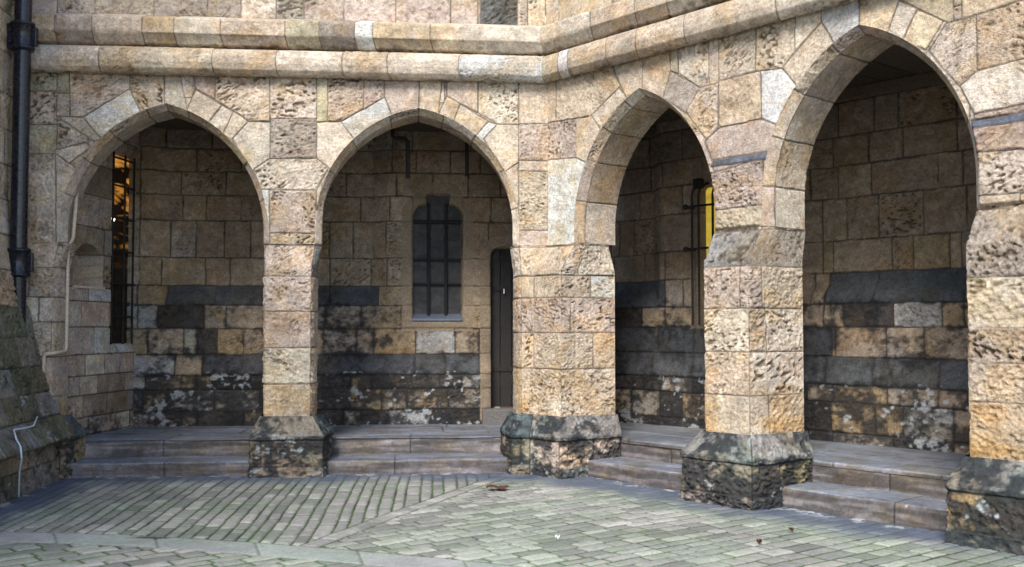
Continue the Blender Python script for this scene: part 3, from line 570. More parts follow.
# ------------------------------------------------------------------ gallery walls behind the arches
GW = {1: thing('arcade_gallery', 'dark stained gallery wall behind the left arches, with barred window and narrow door', 'gallery'),
      2: thing('arcade_gallery', 'dark stained gallery wall and ceiling behind the right arcade, with a yellow lit slit window', 'gallery'),
      3: thing('arcade_gallery', 'short gallery end wall with small arched niche and tall barred slit window', 'gallery')}
WB = -2.0
def rowpolys(R_):
    out = []
    for z0, z1, us, cs in R_:
        for k, (a, b) in enumerate(zip(us, us[1:])): out.append((dull(cs[2 * k:2 * k + 2]), rect(a, b, z0, z1)))
    return out
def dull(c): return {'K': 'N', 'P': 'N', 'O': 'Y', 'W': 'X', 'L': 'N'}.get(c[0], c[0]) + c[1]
def gallery(wing, u0, u1, RW, proud, carves, seed):
    S, T = np.meshgrid(axis(u0, u1, .011), axis(.2, 4.1, .011)); polys = rowpolys(RW)
    fb = courses(u0 - .3, u1 + .3, [.1] + [r[0] for r in RW][::-1] + [4.45], .35, .7, ['Bs', 'Br'], seed); al = fb + polys
    ID, d = stones(S, T, al, seed=seed, wob=.007)
    h, tint = relief(S, T, ID, d, al, seed, amp=.8, joint=.016, jt=(.075, .062, .05), jw=.0075, margin=.03)
    # the lower wall is thicker; a sloping offset (z 1.76-2.0) returns to it, except round the windows
    k = 1 - ss(1.77, 1.99, T)
    for (a, b) in proud:
        zz = ss(0, .26, np.minimum(S - a, b - S) + .0 + (1.99 - T) * 1.0 * (T > 1.7))
        k = np.maximum(k, np.clip(np.minimum(S - a, b - S) / .20 + (1.99 - T) / .22 * 0, 0, 1))
    off = .13 * k
    # a second, flatter offset and a projecting rubble footing
    off = off + .035 * (1 - ss(.93, 1.16, T))
    h = h + off
    z = T
    sm = fbm(S * 2.2, T * 3.5, seed + 60)
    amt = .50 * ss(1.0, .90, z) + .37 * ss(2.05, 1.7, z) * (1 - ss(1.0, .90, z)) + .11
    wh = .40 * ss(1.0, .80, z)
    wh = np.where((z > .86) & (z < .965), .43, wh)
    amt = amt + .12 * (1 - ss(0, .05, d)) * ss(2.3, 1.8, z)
    tint = crust_shade(S, T, tint, amt, seed + 61, (.026, .026, .028), wh, .22)
    for fn, depth, edge in carves:
        g = fn(S, T); h = h - depth * ss(0, .013, g) - edge * ss(-.05, .0, g) * (g < .05)
        fr = (ss(-.14, -.13, g) * (1 - ss(0, .01, g)))[..., None]
        tint = tint * (1 - .8 * fr) + np.array((.36, .28, .20)) * .8 * fr * (.75 + .5 * sm[..., None])
    return make('wall_face', pos(wing, S, WB + h, T), tint, M_STONE, GW[wing])
def rrect(u0, u1, z0, z1, r=0.0):      # positive inside, top corners rounded by r
    def fn(u, z):
        g = np.minimum(np.minimum(u - u0, u1 - u), np.minimum(z - z0, z1 - z))
        if r > 0:
            for cu, sg in ((u0 + r, -1), (u1 - r, 1)):
                q = ((u - cu) * sg > 0) & (z > z1 - r); g = np.where(q, r - np.hypot(u - cu, z - z1 + r), g)
        return g
    return fn
def union(a, b): return lambda u, z: np.maximum(a(u, z), b(u, z))
WIN2 = union(rrect(-1.43, -.825, 1.58, 3.01, .15), rrect(-1.27, -.975, 2.9, 3.14, .03))
DOOR = rrect(-.47, .33, .50, 2.48, .10)
gallery(1, -5.2, 1.04, RW1, [(-1.93, 2.0), (-5.4, -4.36)], [(WIN2, .17, .012), (DOOR, .22, .012)], 601)
WIN3 = rrect(.50, .98, 1.62, 3.10, .06)
gallery(2, -1.04, 6.2, RW2, [(-.30, 2.02)], [(WIN3, .14, .01)], 602)

# end wall of the left gallery
A0, B0 = np.array([-5.05, -.35]), np.array([-4.68, -2.02]); EL = float(np.linalg.norm(B0 - A0))
ed = (B0 - A0) / EL
def endpos(S, h, Z):
    u = A0[0] + ed[0] * S; w = A0[1] + ed[1] * S; nu, nw = -ed[1], ed[0]      # normal towards the gallery
    return pos(1, u + nu * h, w + nw * h, Z)
S, T = np.meshgrid(axis(0, EL, .01), axis(.2, 4.1, .01))
pl_ = courses(-.3, EL + .3, [.1, .33, .52, .76, .97, 1.2, 1.5, 1.78, 1.93, 2.3, 2.6, 2.95, 3.3, 3.65, 4.2], .3, .62, ['Ks', 'Bs', 'Pp', 'Ls', 'Gp'], 611)
for q in range(len(pl_)):
    if pl_[q][1][0][1] > 2.2: pl_[q] = (random.Random(q).choice(['Bs', 'Kp', 'Gs']), pl_[q][1])
    elif .9 < pl_[q][1][0][1] < 1.8: pl_[q] = (random.Random(q).choice(['Ws', 'Ls', 'Ks']), pl_[q][1])
ID, d = stones(S, T, pl_, seed=612); h, tint = relief(S, T, ID, d, pl_, 612, amp=.7, jt=(.05, .04, .035))
tint = crust_shade(S, T, tint, .10 + .45 * ss(.9, .4, T), 613, white=.36 * ss(1.2, .5, T))
g = rrect(1.02, 1.56, 1.30, 3.52)(S, T); h = h - .10 * ss(0, .012, g) - .03 * ss(-.07, 0, g)
g2 = np.minimum(.31 - np.abs(S - .47), T - 1.93); g2 = np.where(T > 2.10, .31 - np.hypot(S - .47, T - 2.10), g2); h = h - .24 * ss(0, .013, g2)
make('wall_face', endpos(S, h, T), tint, M_STONE, GW[3])
mb = MB(); mb.prism([tuple(endpos(np.array(a), np.array(b), np.array(1.915))) for a, b in ((.19, -.15), (.19, .02), (.81, .02), (.81, -.15))], (0, 0, .03)); mb.obj('niche_sill', M_COND, GW[3], bevel=.006)
def ep(s, h, z): return tuple(endpos(np.array(float(s)), np.array(float(h)), np.array(float(z))))

# windows, door
def bar(mb, a, b, r=.011): mb.tube([a, b], r, 8)
def glass(name, col, rough, emit=None, es=0, blot=False):
    m = mat(name, col, rough); b = m.node_tree.nodes['Principled BSDF']; L = m.node_tree.links
    n = noise(m, 6, 4, .7, 1.0); b.inputs['Specular IOR Level'].default_value = .12
    L.new(mixc(m, ramp(m, n, [(.3, 0.0), (.7, 1.0)]), tuple(c * .6 for c in col), tuple(min(1, c * 1.5) for c in col)), b.inputs['Base Color'])
    if emit:
        g = N(m, 'ShaderNodeNewGeometry'); mp = N(m, 'ShaderNodeMapping'); mp.inputs['Scale'].default_value = (1.5, 1.5, 6); L.new(g.outputs['Position'], mp.inputs['Vector'])
        n2 = noise(m, 1.3, 2, .5, .8, mp.outputs[0])
        if blot:
            sx = N(m, 'ShaderNodeSeparateXYZ'); L.new(g.outputs['Position'], sx.inputs[0])
            mr = N(m, 'ShaderNodeMapRange'); L.new(sx.outputs['Z'], mr.inputs[0]); mr.inputs[1].default_value = 2.1; mr.inputs[2].default_value = 3.2
            mu = N(m, 'ShaderNodeMath', operation='MULTIPLY'); L.new(mr.outputs[0], mu.inputs[0]); L.new(ramp(m, n2, [(.50, .004), (.72, 1.0)]), mu.inputs[1])
            mu2 = N(m, 'ShaderNodeMath', operation='MULTIPLY'); L.new(mu.outputs[0], mu2.inputs[0]); mu2.inputs[1].default_value = es
            L.new(mu2.outputs[0], b.inputs['Emission Strength']); b.inputs['Emission Color'].default_value = (*emit, 1)
        else:
            L.new(mixc(m, ramp(m, n2, [(.35, 0.0), (.65, 1.0)]), tuple(c * .7 for c in emit), emit), b.inputs['Emission Color']); b.inputs['Emission Strength'].default_value = es
    return m
# window behind the second arch
def child(name, parent, label=None):
    o = D.objects.new(name, None); o.empty_display_size = .1; link(o, parent)
    if label: o['label'] = label
    return o
wz = [1.66, 2.25, 2.55, 2.86]
c = WB + .13 - .17
fr = MB()
out = [(-1.45, 1.60), (-.805, 1.60), (-.805, 2.9), (-.86, 3.0), (-.96, 3.03), (-.96, 3.15), (-1.285, 3.15), (-1.285, 3.03), (-1.39, 3.0), (-1.45, 2.9)]
win = MB(); win.prism([P3(1, u, c + .012, z) for u, z in out], tuple(np.append(-W[1][1] * .05, 0)))
win = win.obj('window', M_LEAD, GW[1])
g = MB(); g.prism([P3(1, u * .985 - .017, c + .030, z) for u, z in out], tuple(np.append(-W[1][1] * .01, 0))); g.obj('pane', glass('dusty_dark_glass', (.05, .05, .052), .6), win)
g = MB()
for u in (-1.235, -1.02):
    bar(g, P3(1, u, c + .075, 1.62), P3(1, u, c + .075, 3.03), .019)
for z in (2.03, 2.33, 2.80):
    bar(g, P3(1, -1.44, c + .06, z), P3(1, -.815, c + .06, z), .016 if z < 2.7 else .022)
g.obj('grille', M_RUST, win)
g = MB(); g.prism([P3(1, -1.44, c + .18, 1.575), P3(1, -.815, c + .18, 1.575), P3(1, -.815, c + .18, 1.60), P3(1, -1.44, c + .18, 1.60)], tuple(np.append(-W[1][1] * .17, .07))); g.obj('sill', M_LEAD, win, bevel=.004)
# door
dd = WB + .13 - .22
door = child('door', GW[1])
g = MB()
for k in range(6):
    a = -.48 + k * .14; g.box(1, a, a + .134, dd + .02, dd + .06, .50, 2.50)
pn = g.obj('door_leaf', M_DOOR, door, bevel=.004)
for z in (.95, 1.95): g = MB(); g.box(1, -.46, .2, dd + .06, dd + .072, z, z + .05); g.obj('hinge', M_RUST, door)
g = MB(); g.tube([P3(1, -.30, dd + .06, 1.97), P3(1, -.30, dd + .11, 1.97), P3(1, -.30, dd + .115, 1.92), P3(1, -.30, dd + .06, 1.92)], .007); g.obj('handle', M_PAPER, door)
g = MB(); g.box(1, -.58, .5, WB + .10, WB + .34, .30, .505)
me = g.obj('threshold', M_STONE, GW[1], bevel=.012).data; at = me.color_attributes.new('tint', 'FLOAT_COLOR', 'POINT'); at.data.foreach_set('color', [.2, .19, .185, 1] * len(me.vertices))
# lit slit window behind the third arch, with its iron cage
c3 = WB + .13 - .14
win3 = MB(); win3.box(2, .49, .99, c3 - .04, c3 + .014, 1.61, 3.11); win3 = win3.obj('window', M_LEAD, GW[2])
g = MB(); g.box(2, .505, .975, c3 + .016, c3 + .028, 1.63, 3.09); g.obj('pane', glass('yellow_lit_glass', (.4, .3, .05), .3, (.78, .55, .07), .26), win3)
g = MB(); cw = WB + .13
for u in (.505, .60, .80, 1.00):
    g.tube([P3(2, u, cw + .13, 1.52), P3(2, u, cw + .13, 2.98), P3(2, u + .012, cw + .12, 3.05), P3(2, u + .03, cw + .02, 3.12), P3(2, u + .03, cw - .01, 3.12)], .014, 8)
for z in (2.38, 2.86): bar(g, P3(2, .42, cw + .13, z), P3(2, 1.04, cw + .13, z), .013)
for z in (2.38, 2.86):
    bar(g, P3(2, .42, cw - .01, z), P3(2, .42, cw + .14, z), .020); g.ball(P3(2, .42, cw + .14, z), .032)
g.box(2, .48, .57, cw - .005, cw + .08, 3.07, 3.18)
g.obj('grille', M_RUST, win3)
# tall slit window in the end wall
win4 = MB(); win4.prism([ep(1.01, -.105, 1.29), ep(1.57, -.105, 1.29), ep(1.57, -.105, 3.53), ep(1.01, -.105, 3.53)], tuple(np.array(ep(1, -.14, 0)) - np.array(ep(1, -.10, 0)))); win4 = win4.obj('window', M_LEAD, GW[3])
g = MB(); g.prism([ep(1.03, -.098, 1.31), ep(1.55, -.098, 1.31), ep(1.55, -.098, 3.51), ep(1.03, -.098, 3.51)], tuple(np.array(ep(1, -.104, 0)) - np.array(ep(1, -.10, 0)))); g.obj('pane', glass('amber_lit_glass', (.03, .02, .015), .25, (1.0, .42, .07), .30, True), win4)
g = MB()
for s in (1.06, 1.33, 1.545): bar(g, ep(s, -.04, 1.30), ep(s, -.04, 3.52), .014)
for z in (1.62, 2.0, 2.38, 2.76, 3.14, 3.46): bar(g, ep(1.03, -.035, z), ep(1.62, -.035, z), .012)
g.tube([ep(1.56, -.035, 2.0), ep(1.62, .06, 2.02), ep(1.60, .08, 2.04)], .012)
g.obj('grille', M_RUST, win4)
g = MB(); g.ball(ep(1.11, -.072, 2.74), .026); g.obj('bulb', mat('glowing_bulb', (1, .8, .5), .4, 0, (1.0, .72, .35), 6.0), win4)

# ceiling slabs over the galleries, right end closure
def slab_ceiling(wing, us, parent, z):
    mb = MB(); q = us
    for a, b in zip(q, q[1:]):
        mb.prism([P3(wing, a, -.02, z), P3(wing, b - .012, -.02, z), P3(wing, b - .012, -2.25, z), P3(wing, a, -2.25, z)], (0, 0, .22))
    o = mb.obj('ceiling', M_STONE, parent, bevel=.006); me = o.data
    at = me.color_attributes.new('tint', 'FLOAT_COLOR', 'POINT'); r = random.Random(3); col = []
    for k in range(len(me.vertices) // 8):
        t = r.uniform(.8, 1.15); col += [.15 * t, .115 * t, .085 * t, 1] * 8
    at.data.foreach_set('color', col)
    mb = MB(); mb.prism([P3(wing, q[0], -.02, z + .22), P3(wing, q[-1], -.02, z + .22), P3(wing, q[-1], -2.3, z + .22), P3(wing, q[0], -2.3, z + .22)], (0, 0, .05)); mb.obj('light_stop_roof', M_LEAD, parent)  # unseen sheet, added to stop light leaking in above the ceiling
slab_ceiling(1, [-5.5, -4.9, -4.3, -3.6, -3.0, -2.3, -1.6, -1.0, -.3, .4, 1.2], GW[1], 3.90)
slab_ceiling(2, [-1.2, -.4, .3, 1.0, 1.7, 2.3, 2.75, 3.1, 3.7, 4.3, 5, 5.7, 6.3], GW[2], 3.915)
mb = MB(); mb.prism([P3(2, 6.0, -.02, 0), P3(2, 6.15, -.02, 0), P3(2, 6.15, -2.2, 0), P3(2, 6.0, -2.2, 0)], (0, 0, 4.1)); mb.obj('light_stop_wall', M_COND, GW[2])  # unseen wall, added to keep stray light out of the right end
# corbelled lintel course along the top of the right gallery wall
mb = MB(); mb.box(2, -1.0, 6.1, WB + .0, WB + .07, 3.80, 3.912); o = mb.obj('cornice', M_STONE, GW[2], bevel=.01)
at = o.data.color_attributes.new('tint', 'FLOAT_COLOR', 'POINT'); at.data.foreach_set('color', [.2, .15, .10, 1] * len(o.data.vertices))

# ------------------------------------------------------------------ steps and gallery floor
def tread(name, wing, u0, u1, w0, w1, z0, z1, seed, parent, joints, kind=None, code='Q', ext=0):
    b = .022; prof = [(w0, z0), (w0, z1 - b), (w0 - b * .3, z1 - b * .3), (w0 - b, z1), (w1, z1)] if z1 > z0 + .01 else [(w0, z1), (w1, z1)]
    pr = np.array(prof); cum = np.concatenate([[0], np.cumsum(np.linalg.norm(np.diff(pr, axis=0), axis=1))])
    t = axis(0, cum[-1], .012, cum[1:-1]); pw = np.interp(t, cum, pr[:, 0]); pz = np.interp(t, cum, pr[:, 1])
    S, T = np.meshgrid(axis(u0, u1, .012), t); Wd = pw[:, None] + 0 * S; Z = pz[:, None] + 0 * S
    polys = [(code + 's', rect(a, c, -1, 4)) for a, c in zip(joints, joints[1:])] if not isinstance(joints[0], tuple) else joints
    ID, d = stones(S, T, polys, seed=seed); h, tint = relief(S, T, ID, d, polys, seed, amp=.35, joint=.006, jt=(.05, .05, .055))
    nose = ss(.0, .05, abs(Z - z1)) if z1 > z0 + .01 else 1
    wear = .012 * fbm(S * 2.2, T * 2, seed + 2) * np.exp(-((T - cum[-2] if len(cum) > 2 else T) / .10) ** 2)
    riser = (Z < z1 - .012)[..., None]
    # treads: blue-grey worn stone; risers: darker brown-grey, mottled
    mottle = (ss(.35, .75, fbm(S * 2.5, Z * 30, seed + 6)))[..., None]
    tint = np.where(riser, tint * (.29 + .42 * mottle) * np.array([1.0, .95, 1.0]), tint * (.36 + .66 * fbm(S * 1.3, Wd * 6, seed + 7)[..., None]) * np.array([.84, .96, 1.22]))
    tint = crust_shade(S, T, tint, .33, seed + 8, (.05, .052, .06), .26)
    P = pos(wing, S, Wd, Z); Nn = gnormals(P)
    o = make(name, P + Nn * (h - wear)[..., None], tint, M_DARK, parent)
    if kind: tag(o, kind=kind)
    return o
STEPS = [(1, -4.86, -2.99, .09, -.36, .145, .32, 'pair of worn grey stone steps up to the leftmost arch', [-6, -3.9, 1]),
         (1, -2.33, -.36, .09, -.36, .145, .32, 'pair of worn grey stone steps up to the arch with the barred window and door', [-6, -1.6, 1]),
         (2, .50, 2.24, -.02, -.47, .165, .355, 'pair of worn grey stone steps up to the narrow arch right of the inner corner', [-6, 9]),
         (2, 2.82, 4.56, -.02, -.47, .165, .355, 'pair of worn grey stone steps up to the rightmost arch', [-6, 3.9, 9])]
for k, (wg, a, b, wa, wb, z1, z2, lab, jn) in enumerate(STEPS):
    t = thing('stone_steps', lab, 'steps', 'steps up into the arcade')
    tread('step', wg, a, b, wa, wb + .0, -.04, z1, 701 + 3 * k, t, jn); tread('step', wg, a - .02, b + .02, wb, wb - .35, z1 - .02, z2, 702 + 3 * k, t, [-6, a + .45 * (b - a), 9])
fl = courses(-6, 2, [-.1, .62, 1.2, 2.0], .8, 1.4, ['Qs'], 5)
tread('gallery_floor_left', 1, -5.1, .62, -.35, -2.06, .31, .3185, 720, None, fl, 'structure')
tread('gallery_floor_right', 2, -.55, 6.1, -.46, -2.06, .31, .3535, 721, None, courses(-2, 7, [-.1, .7, 2.0], .8, 1.4, ['Qs'], 6), 'structure')

# ------------------------------------------------------------------ left side wall, battered and mossy
SW = thing('stone_buttress', 'mossy battered stone buttress wall running towards the viewer at the far left, beside the downpipe', 'buttress')
lv = [(-.06, -4.87), (.09, -4.87), (.10, -4.90), (.36, -4.91), (.385, -4.80), (.42, -4.79), (.63, -4.95), (1.0, -5.06), (1.77, -5.25), (2.4, -5.37), (2.8, -5.41), (7.2, -5.42)]
zl = np.array([l[0] for l in lv]); ul = np.array([l[1] for l in lv])
za = np.concatenate([axis(-.06, 4.9, .012, zl), axis(4.95, 7.2, .06)]); wa_ = axis(-.05, 3.4, .012)
S, T = np.meshgrid(wa_, za)
pl_ = courses(-.4, 3.6, [-.1, .2, .385, .63, .86, 1.12, 1.4, 1.7, 2.05, 2.4, 2.75, 3.1, 3.45, 3.8, 4.2, 4.6, 5, 5.5, 6, 6.6, 7.3], .35, .7, ['Pp', 'Lp', 'Ps', 'Or'], 801)
pl_ = [((random.Random(i).choice(['Qp', 'Gr', 'Mr']) if p[0][1] < 1.6 else c), p) for i, (c, p) in enumerate(pl_)]
ID, d = stones(S, T, pl_, seed=802); h, tint = relief(S, T, ID, d, pl_, 802, amp=1.3, jt=(.05, .05, .04))
moss = (ss(.40, .62, fbm(S * 3, T * 2.2, 803)) * ss(2.3, 1.5, T) * .42)[..., None]
tint = tint * (1 - moss) + np.array([.10, .11, .062]) * moss
tint = crust_shade(S, T, tint, .14 + .30 * ss(1.9, .9, T) , 804, (.03, .038, .036), .34 * ss(1.6, 1.0, T))
U = np.interp(T, zl, ul); Wd = S
P = pos(1, U, Wd, T); Nn = gnormals(P, -1)
make('wall_face', P + Nn * h[..., None], tint, M_STONE, SW, flip=True)
S, T = np.meshgrid(axis(3.4, 9.0, .04), np.concatenate([axis(-.06, 2.9, .04, zl), axis(3, 7.2, .1)])); pl_ = courses(3.2, 9.2, [-.1, .2, .385, .63, 1.0, 1.4, 1.8, 2.2, 2.6, 3, 3.5, 4, 4.5, 5, 5.6, 6.2, 7.3], .5, .9, ['Pp', 'Qp', 'Kp'], 805)
ID, d = stones(S, T, pl_, seed=806); h, tint = relief(S, T, ID, d, pl_, 806); tint = crust_shade(S, T, tint, .14 + .30 * ss(1.9, .9, T), 804, (.03, .038, .036), .34 * ss(1.6, 1.0, T))
make('wall_face', pos(1, np.interp(T, zl, ul), S, T), tint, M_STONE, SW, flip=True)
mb = MB(); mb.prism([P3(1, -5.44, .03, 7.2), P3(1, -5.40, 9.0, 7.2), P3(1, -6.2, 9.0, 7.2), P3(1, -6.2, .03, 7.2)], (0, 0, .15)); mb.obj('coping', M_LEAD, SW)
mb = MB(); mb.prism([P3(1, -6.2, 9.02, -.1), P3(1, -4.86, 9.02, -.1), P3(1, -5.40, 9.02, 2.6), P3(1, -5.40, 9.02, 7.2), P3(1, -6.2, 9.02, 7.2)], tuple(np.append(W[1][1] * .05, 0))); mb.obj('end_face', M_COND, SW)

# ------------------------------------------------------------------ iron downpipe
DP = thing('downpipe', 'thick black cast iron downpipe with bolted collars at the far left', 'downpipe')
pu, pw_ = -5.272, .30; g = MB()
g.tube([P3(1, pu, pw_, z) for z in (7.2, 4.7, 2.25)], .080, 20, False); g.obj('pipe', M_IRON, DP, True)
g = MB(); g.tube([P3(1, pu, pw_, 2.25), P3(1, pu, pw_, 1.98), P3(1, pu + .012, pw_ - .01, 1.6), P3(1, pu + .03, pw_ - .03, 1.15), P3(1, pu + .045, pw_ - .05, .9)], [.082, .078, .066, .052, .045], 20); g.obj('shoe', M_IRON, DP, True)
for zc in (4.37, 2.13):
    g = MB(); zz = [zc - .145, zc - .14, zc - .12, zc - .10, zc - .09, zc + .09, zc + .10, zc + .12, zc + .14, zc + .145]; rr = [.086, .105, .112, .105, .094, .094, .105, .112, .105, .086]
    g.tube([P3(1, pu, pw_, z) for z in zz], rr, 24)
    col = g.obj('collar', M_IRON, DP, True)
    for z in (zc - .12, zc + .12):
        g = MB(); aa = [math.pi * a / 24 for a in range(25)]
        g.tube([P3(1, pu + .108 * math.cos(a), pw_ + .108 * math.sin(a), z) for a in aa], [.012 + .005 * (k % 3 == 1) for k in range(25)], 8)
        g.obj('rope_moulding', M_IRON, col, True)
    g = MB(); g.box(1, pu - .145, pu - .06, pw_ - .05, pw_ + .03, zc - .12, zc + .13); g.box(1, pu + .06, pu + .135, pw_ - .05, pw_ + .02, zc - .09, zc + .10); g.obj('bracket', M_IRON, DP, bevel=.008)
    for zb in (zc + .06, zc - .06): g = MB(); g.ball(P3(1, pu - .11, pw_ + .04, zb), .018, 6); g.obj('bolt', M_IRON, col, True)

# conduit clipped to the left jamb, cable on the plinth
CD = MB()
cp = [(-4.88, -.20, 3.0), (-4.915, -.20, 2.42), (-4.965, -.20, 2.33), (-4.965, -.20, 1.30), (-4.965, -.17, 1.25), (-4.965, -.02, 1.245), (-4.985, .10, 1.24), (-5.01, .125, 1.235), (-5.06, .128, 1.23), (-5.072, .128, 1.21), (-5.074, .128, .83)]
CD.tube([P3(1, *q) for q in cp], .019, 10)
co = CD.obj('conduit', M_COND, None, True); tag(co, 'thin beige conduit running down the left jamb of the leftmost arch', 'conduit')
CB = MB()
cb = CABLE
CB.tube([P3(1, *q) for q in cb], .008, 8); cb = CB.obj('cable', M_CABLE, None, True); tag(cb, 'pale loose cable hanging over the dark plinth at the far left', 'cable')

# iron hooks hanging inside the second arch
g = MB(); g.tube([P3(1, -1.66, -1.0, 3.90), P3(1, -1.66, -1.0, 3.68), P3(1, -1.63, -1.0, 3.655), P3(1, -1.52, -1.0, 3.655), P3(1, -1.488, -1.0, 3.62), P3(1, -1.485, -1.0, 3.20)], .024, 8)
tag(g.obj('iron_hook', M_RUST, None), 'cranked black iron rod hanging under the ceiling, left of its straight neighbour', 'iron rod', 'iron rods hanging under the ceiling')
g = MB(); g.tube([P3(1, -.81, -1.0, 3.90), P3(1, -.81, -1.0, 3.23)], .021, 8)
tag(g.obj('iron_hook', M_RUST, None), 'straight black iron rod hanging under the ceiling, above right of the barred window', 'iron rod', 'iron rods hanging under the ceiling')

# ------------------------------------------------------------------ the paved yard
def sett_field(x, y, ang, wd, ln, seed):
    a = math.radians(ang); X = x + .045 * (fbm(x * .9, y * .9, seed, 2) - .5); Y = y + .045 * (fbm(x * .9 + 9, y * .9, seed + 1, 2) - .5)
    X = X + .008 * (vn(x * 14, y * 14, seed + 2) - .5); Y = Y + .008 * (vn(x * 14 + 7, y * 14, seed + 3) - .5)
    s = X * math.cos(a) + Y * math.sin(a); t = -X * math.sin(a) + Y * math.cos(a)
    r = np.random.RandomState(seed); b = -30 + np.cumsum(r.uniform(wd * .80, wd * 1.25, 1200)); i = np.clip(np.searchsorted(b, t) - 1, 0, 1198)
    dt = np.minimum(t - b[i], b[i + 1] - t)
    q = s / ln + h2(i, i * 0, seed) * 7.0; k = np.floor(q)
    def bd(kk): return kk + .62 * (h2(i, kk, seed + 4) - .5)
    k = np.where(q < bd(k), k - 1, k); k = np.where(q >= bd(k + 1), k + 1, k)
    ds = np.minimum(q - bd(k), bd(k + 1) - q) * ln
    return np.minimum(dt, np.maximum(ds, 0)), h2(i, k, seed + 9), h2(i, k, seed + 10)
X, Y = np.meshgrid(axis(-6.2, 6.2, .0095), axis(5.4, 11.2, .0095))
r_ = np.hypot(X + 4.6, Y + 2.24)
dl, il, jl = sett_field(X, Y, 94, .108, .27, 901); dr, ir, jr = sett_field(X, Y, 37.5, .122, .23, 902); dn, in_, jn_ = sett_field(X, Y, 41, .125, .24, 903)
ca, sa_ = math.cos(math.radians(69)), math.sin(math.radians(69)); sdg = (X + 1.46) * sa_ - (Y - 7.23) * ca + .03 * (fbm(X * 2, Y * 2, 9) - .5)        # >0: right of the diagonal
left = sdg < 0
d = np.where(left, dl, dr); i_ = np.where(left, il, ir); j_ = np.where(left, jl, jr); d = np.minimum(d, abs(sdg))
strip = (sdg > 0) & (sdg < .15); al_ = (X * ca + Y * sa_) / .34; ds_ = np.minimum(al_ - np.floor(al_), 1 - al_ + np.floor(al_)) * .34
d = np.where(strip, np.minimum(ds_, np.minimum(sdg, .15 - sdg)), np.where(sdg >= .15, np.minimum(d, sdg - .15), d)); i_ = np.where(strip, h2(np.floor(al_), np.floor(al_) * 0, 3), i_)
inner = r_ < 9.62; kerb = (r_ >= 9.62) & (r_ < 9.97)
d = np.where(inner, dn, d); i_ = np.where(inner, in_, i_); j_ = np.where(inner, jn_, j_)
th = np.arctan2(Y + 2.24, X + 4.6) * 9.8 / .78 - (r_ - 9.8) * .9; dk = np.minimum(th - np.floor(th), 1 - th + np.floor(th)) * .78
d = np.where(kerb, np.minimum(dk, np.minimum(r_ - 9.62, 9.97 - r_)), np.minimum(d, np.where(inner, 9.62 - r_, r_ - 9.97))); d = np.maximum(d, 0)
ki = h2(np.floor(th), np.floor(th) * 0, 7); i_ = np.where(kerb, ki, i_)
dome = 1 - np.exp(-d / .013); mm = ss(.0, .03, d)
jw = .0045 + .009 * fbm(X * 2.5, Y * 2.5, 15)
hh = np.where(kerb, .012 * (1 - np.exp(-d / .008)), 0.017 * dome) + .008 * (i_ - .5) * mm * (~kerb) + .004 * fbm(X * 18, Y * 18, 11) + .02 * (fbm(X * .7, Y * .7, 12) - .5)
jm = (1 - ss(jw * .5, jw * 1.5, d)) * np.where(kerb, .6, 1)
base = np.stack([.25 + .08 * i_, .255 + .075 * i_ - .01 * j_, .245 + .075 * i_ - .02 * j_], -1) * (.72 + .5 * j_[..., None])
base = np.where(kerb[..., None], np.stack([.31 + .06 * ki, .32 + .06 * ki, .325 + .05 * ki], -1), base)
base = base * (.78 + .44 * fbm(X * 3, Y * 3, 16)[..., None]) * (.85 + .3 * fbm(X * 30, Y * 30, 17, 2)[..., None])
mo = (ss(.42, .62, fbm(X * 1.6 + 3, Y * 1.6, 18)))[..., None]
gr = (ss(.25, .55, fbm(X * 4, Y * 4, 19)))[..., None]
jc = np.array([.022, .024, .02]) * (1 - gr) + np.array([.045, .092, .020]) * gr
base = base * (1 - .16 * mo * np.array([.6, .05, .6]))
base = base * (1 - jm[..., None] * .93) + jc * jm[..., None] * .93
# grime band along the foot of the walls
e1, n1 = W[1]; e2, n2 = W[2]
w1_ = (X - CX) * n1[0] + (Y - CY) * n1[1]; u1_ = (X - CX) * e1[0] + (Y - CY) * e1[1]; w2_ = (X - CX) * n2[0] + (Y - CY) * n2[1]
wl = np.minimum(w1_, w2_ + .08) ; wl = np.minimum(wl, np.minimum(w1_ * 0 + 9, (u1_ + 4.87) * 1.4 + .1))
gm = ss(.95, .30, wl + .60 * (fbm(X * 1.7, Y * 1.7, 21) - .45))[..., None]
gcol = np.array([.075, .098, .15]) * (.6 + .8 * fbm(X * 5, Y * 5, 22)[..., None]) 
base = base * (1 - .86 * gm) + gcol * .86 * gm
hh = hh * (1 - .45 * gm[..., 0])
wt = (ss(.60, .66, fbm(X * 9, Y * 9, 24)) * ss(.3, .1, wl))[..., None]; base = base * (1 - .6 * wt) + np.array([.5, .52, .55]) * .6 * wt
# a dark stain on the kerb
sx_ = (X + 2.58) / .13; sy_ = (Y - 7.46) / .045; st = ss(1.3, .6, np.hypot(sx_, sy_) + .7 * (fbm(X * 12, Y * 12, 30) - .5))[..., None]; base = base * (1 - .8 * st) + np.array([.03, .02, .03]) * .8 * st
yard = make('cobbled_yard', np.stack([X, Y, hh - .012], -1), base, M_SETT); tag(yard, kind='structure')
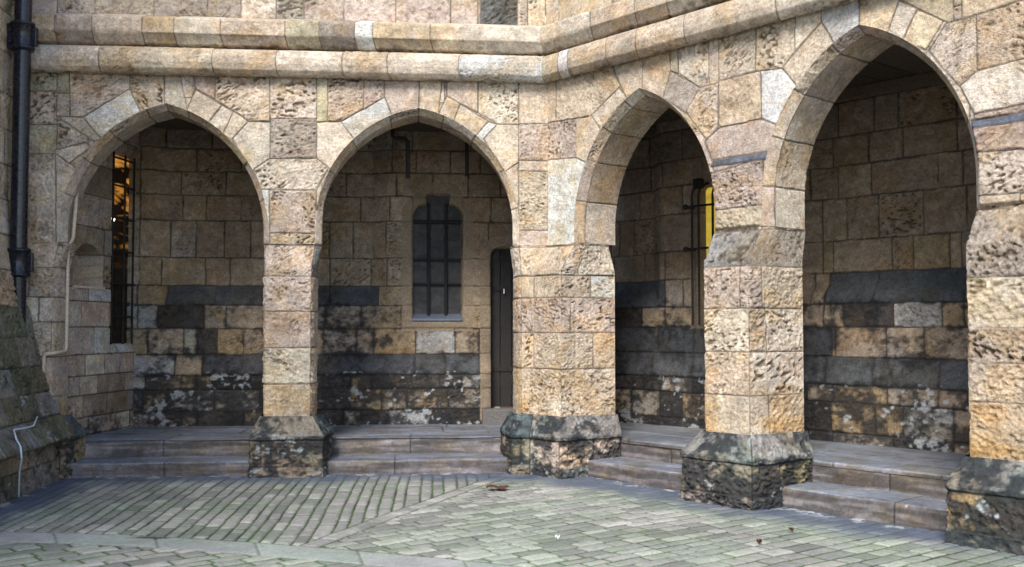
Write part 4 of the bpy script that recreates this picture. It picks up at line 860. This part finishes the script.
# far ground: one sheet out to the horizon
m = mat('far_setts', (.25, .26, .24), .8); b = m.node_tree.nodes['Principled BSDF']; L = m.node_tree.links
br = N(m, 'ShaderNodeTexBrick'); br.inputs['Scale'].default_value = 1.0; br.inputs['Brick Width'].default_value = .26; br.inputs['Row Height'].default_value = .12; br.inputs['Mortar Size'].default_value = .008
br.inputs['Color1'].default_value = (.30, .31, .29, 1); br.inputs['Color2'].default_value = (.22, .23, .22, 1); br.inputs['Mortar'].default_value = (.04, .05, .03, 1)
g_ = N(m, 'ShaderNodeNewGeometry'); mp = N(m, 'ShaderNodeMapping'); mp.inputs['Rotation'].default_value = (0, 0, -.65); L.new(g_.outputs['Position'], mp.inputs['Vector']); L.new(mp.outputs[0], br.inputs['Vector'])
L.new(mixc(m, 1.0, br.outputs['Color'], ramp(m, noise(m, 3, 5), [(.3, .7), (.7, 1.2)]), 'MULTIPLY'), b.inputs['Base Color'])
mb = MB(); mb.add([(-900, -900, -.035), (900, -900, -.035), (900, 900, -.035), (-900, 900, -.035)], [(0, 1, 2, 3)]); tag(mb.obj('ground', m), kind='structure')

# small litter
def leaf(x, y, L_, wd, rot, seed, m=M_LEAF, name='dead_leaf'):
    r = random.Random(seed); n = 14; c, s = math.cos(rot), math.sin(rot); V = []; Fc = []
    for k in range(n + 1):
        t = k / n; hw = wd * math.sin(math.pi * t) ** .7 * (1 + .35 * r.uniform(-1, 1)) * .5
        for q in (-1, 0, 1):
            a = (t - .5) * L_; bb = q * hw; V.append((x + a * c - bb * s, y + a * s + bb * c, .022 + .012 * abs(q) + .01 * math.sin(t * 7) + r.uniform(0, .004)))
    for k in range(n):
        for q in (0, 1): i = k * 3 + q; Fc.append((i, i + 1, i + 4, i + 3))
    mb = MB(); mb.add(V, Fc); o = mb.obj(name, m); so = o.modifiers.new('thickness', 'SOLIDIFY'); so.thickness = .003; return o
tag(leaf(-.135, 9.62, .21, .19, .1, 1), 'large dark brown dead leaf lying on the setts below the corner pier', 'leaf')
tag(leaf(2.03, 7.63, .05, .03, .6, 2), 'tiny dry brown leaf on the setts, farther right and back of the pair', 'leaf')
tag(leaf(1.70, 7.22, .05, .035, 1.2, 3), 'tiny dry brown leaf on the setts, nearer and left of the pair', 'leaf')
tag(leaf(.318, 7.35, .045, .014, .8, 4, M_PAPER, 'paper_scrap'), 'small white scrap of paper on the setts', 'litter')
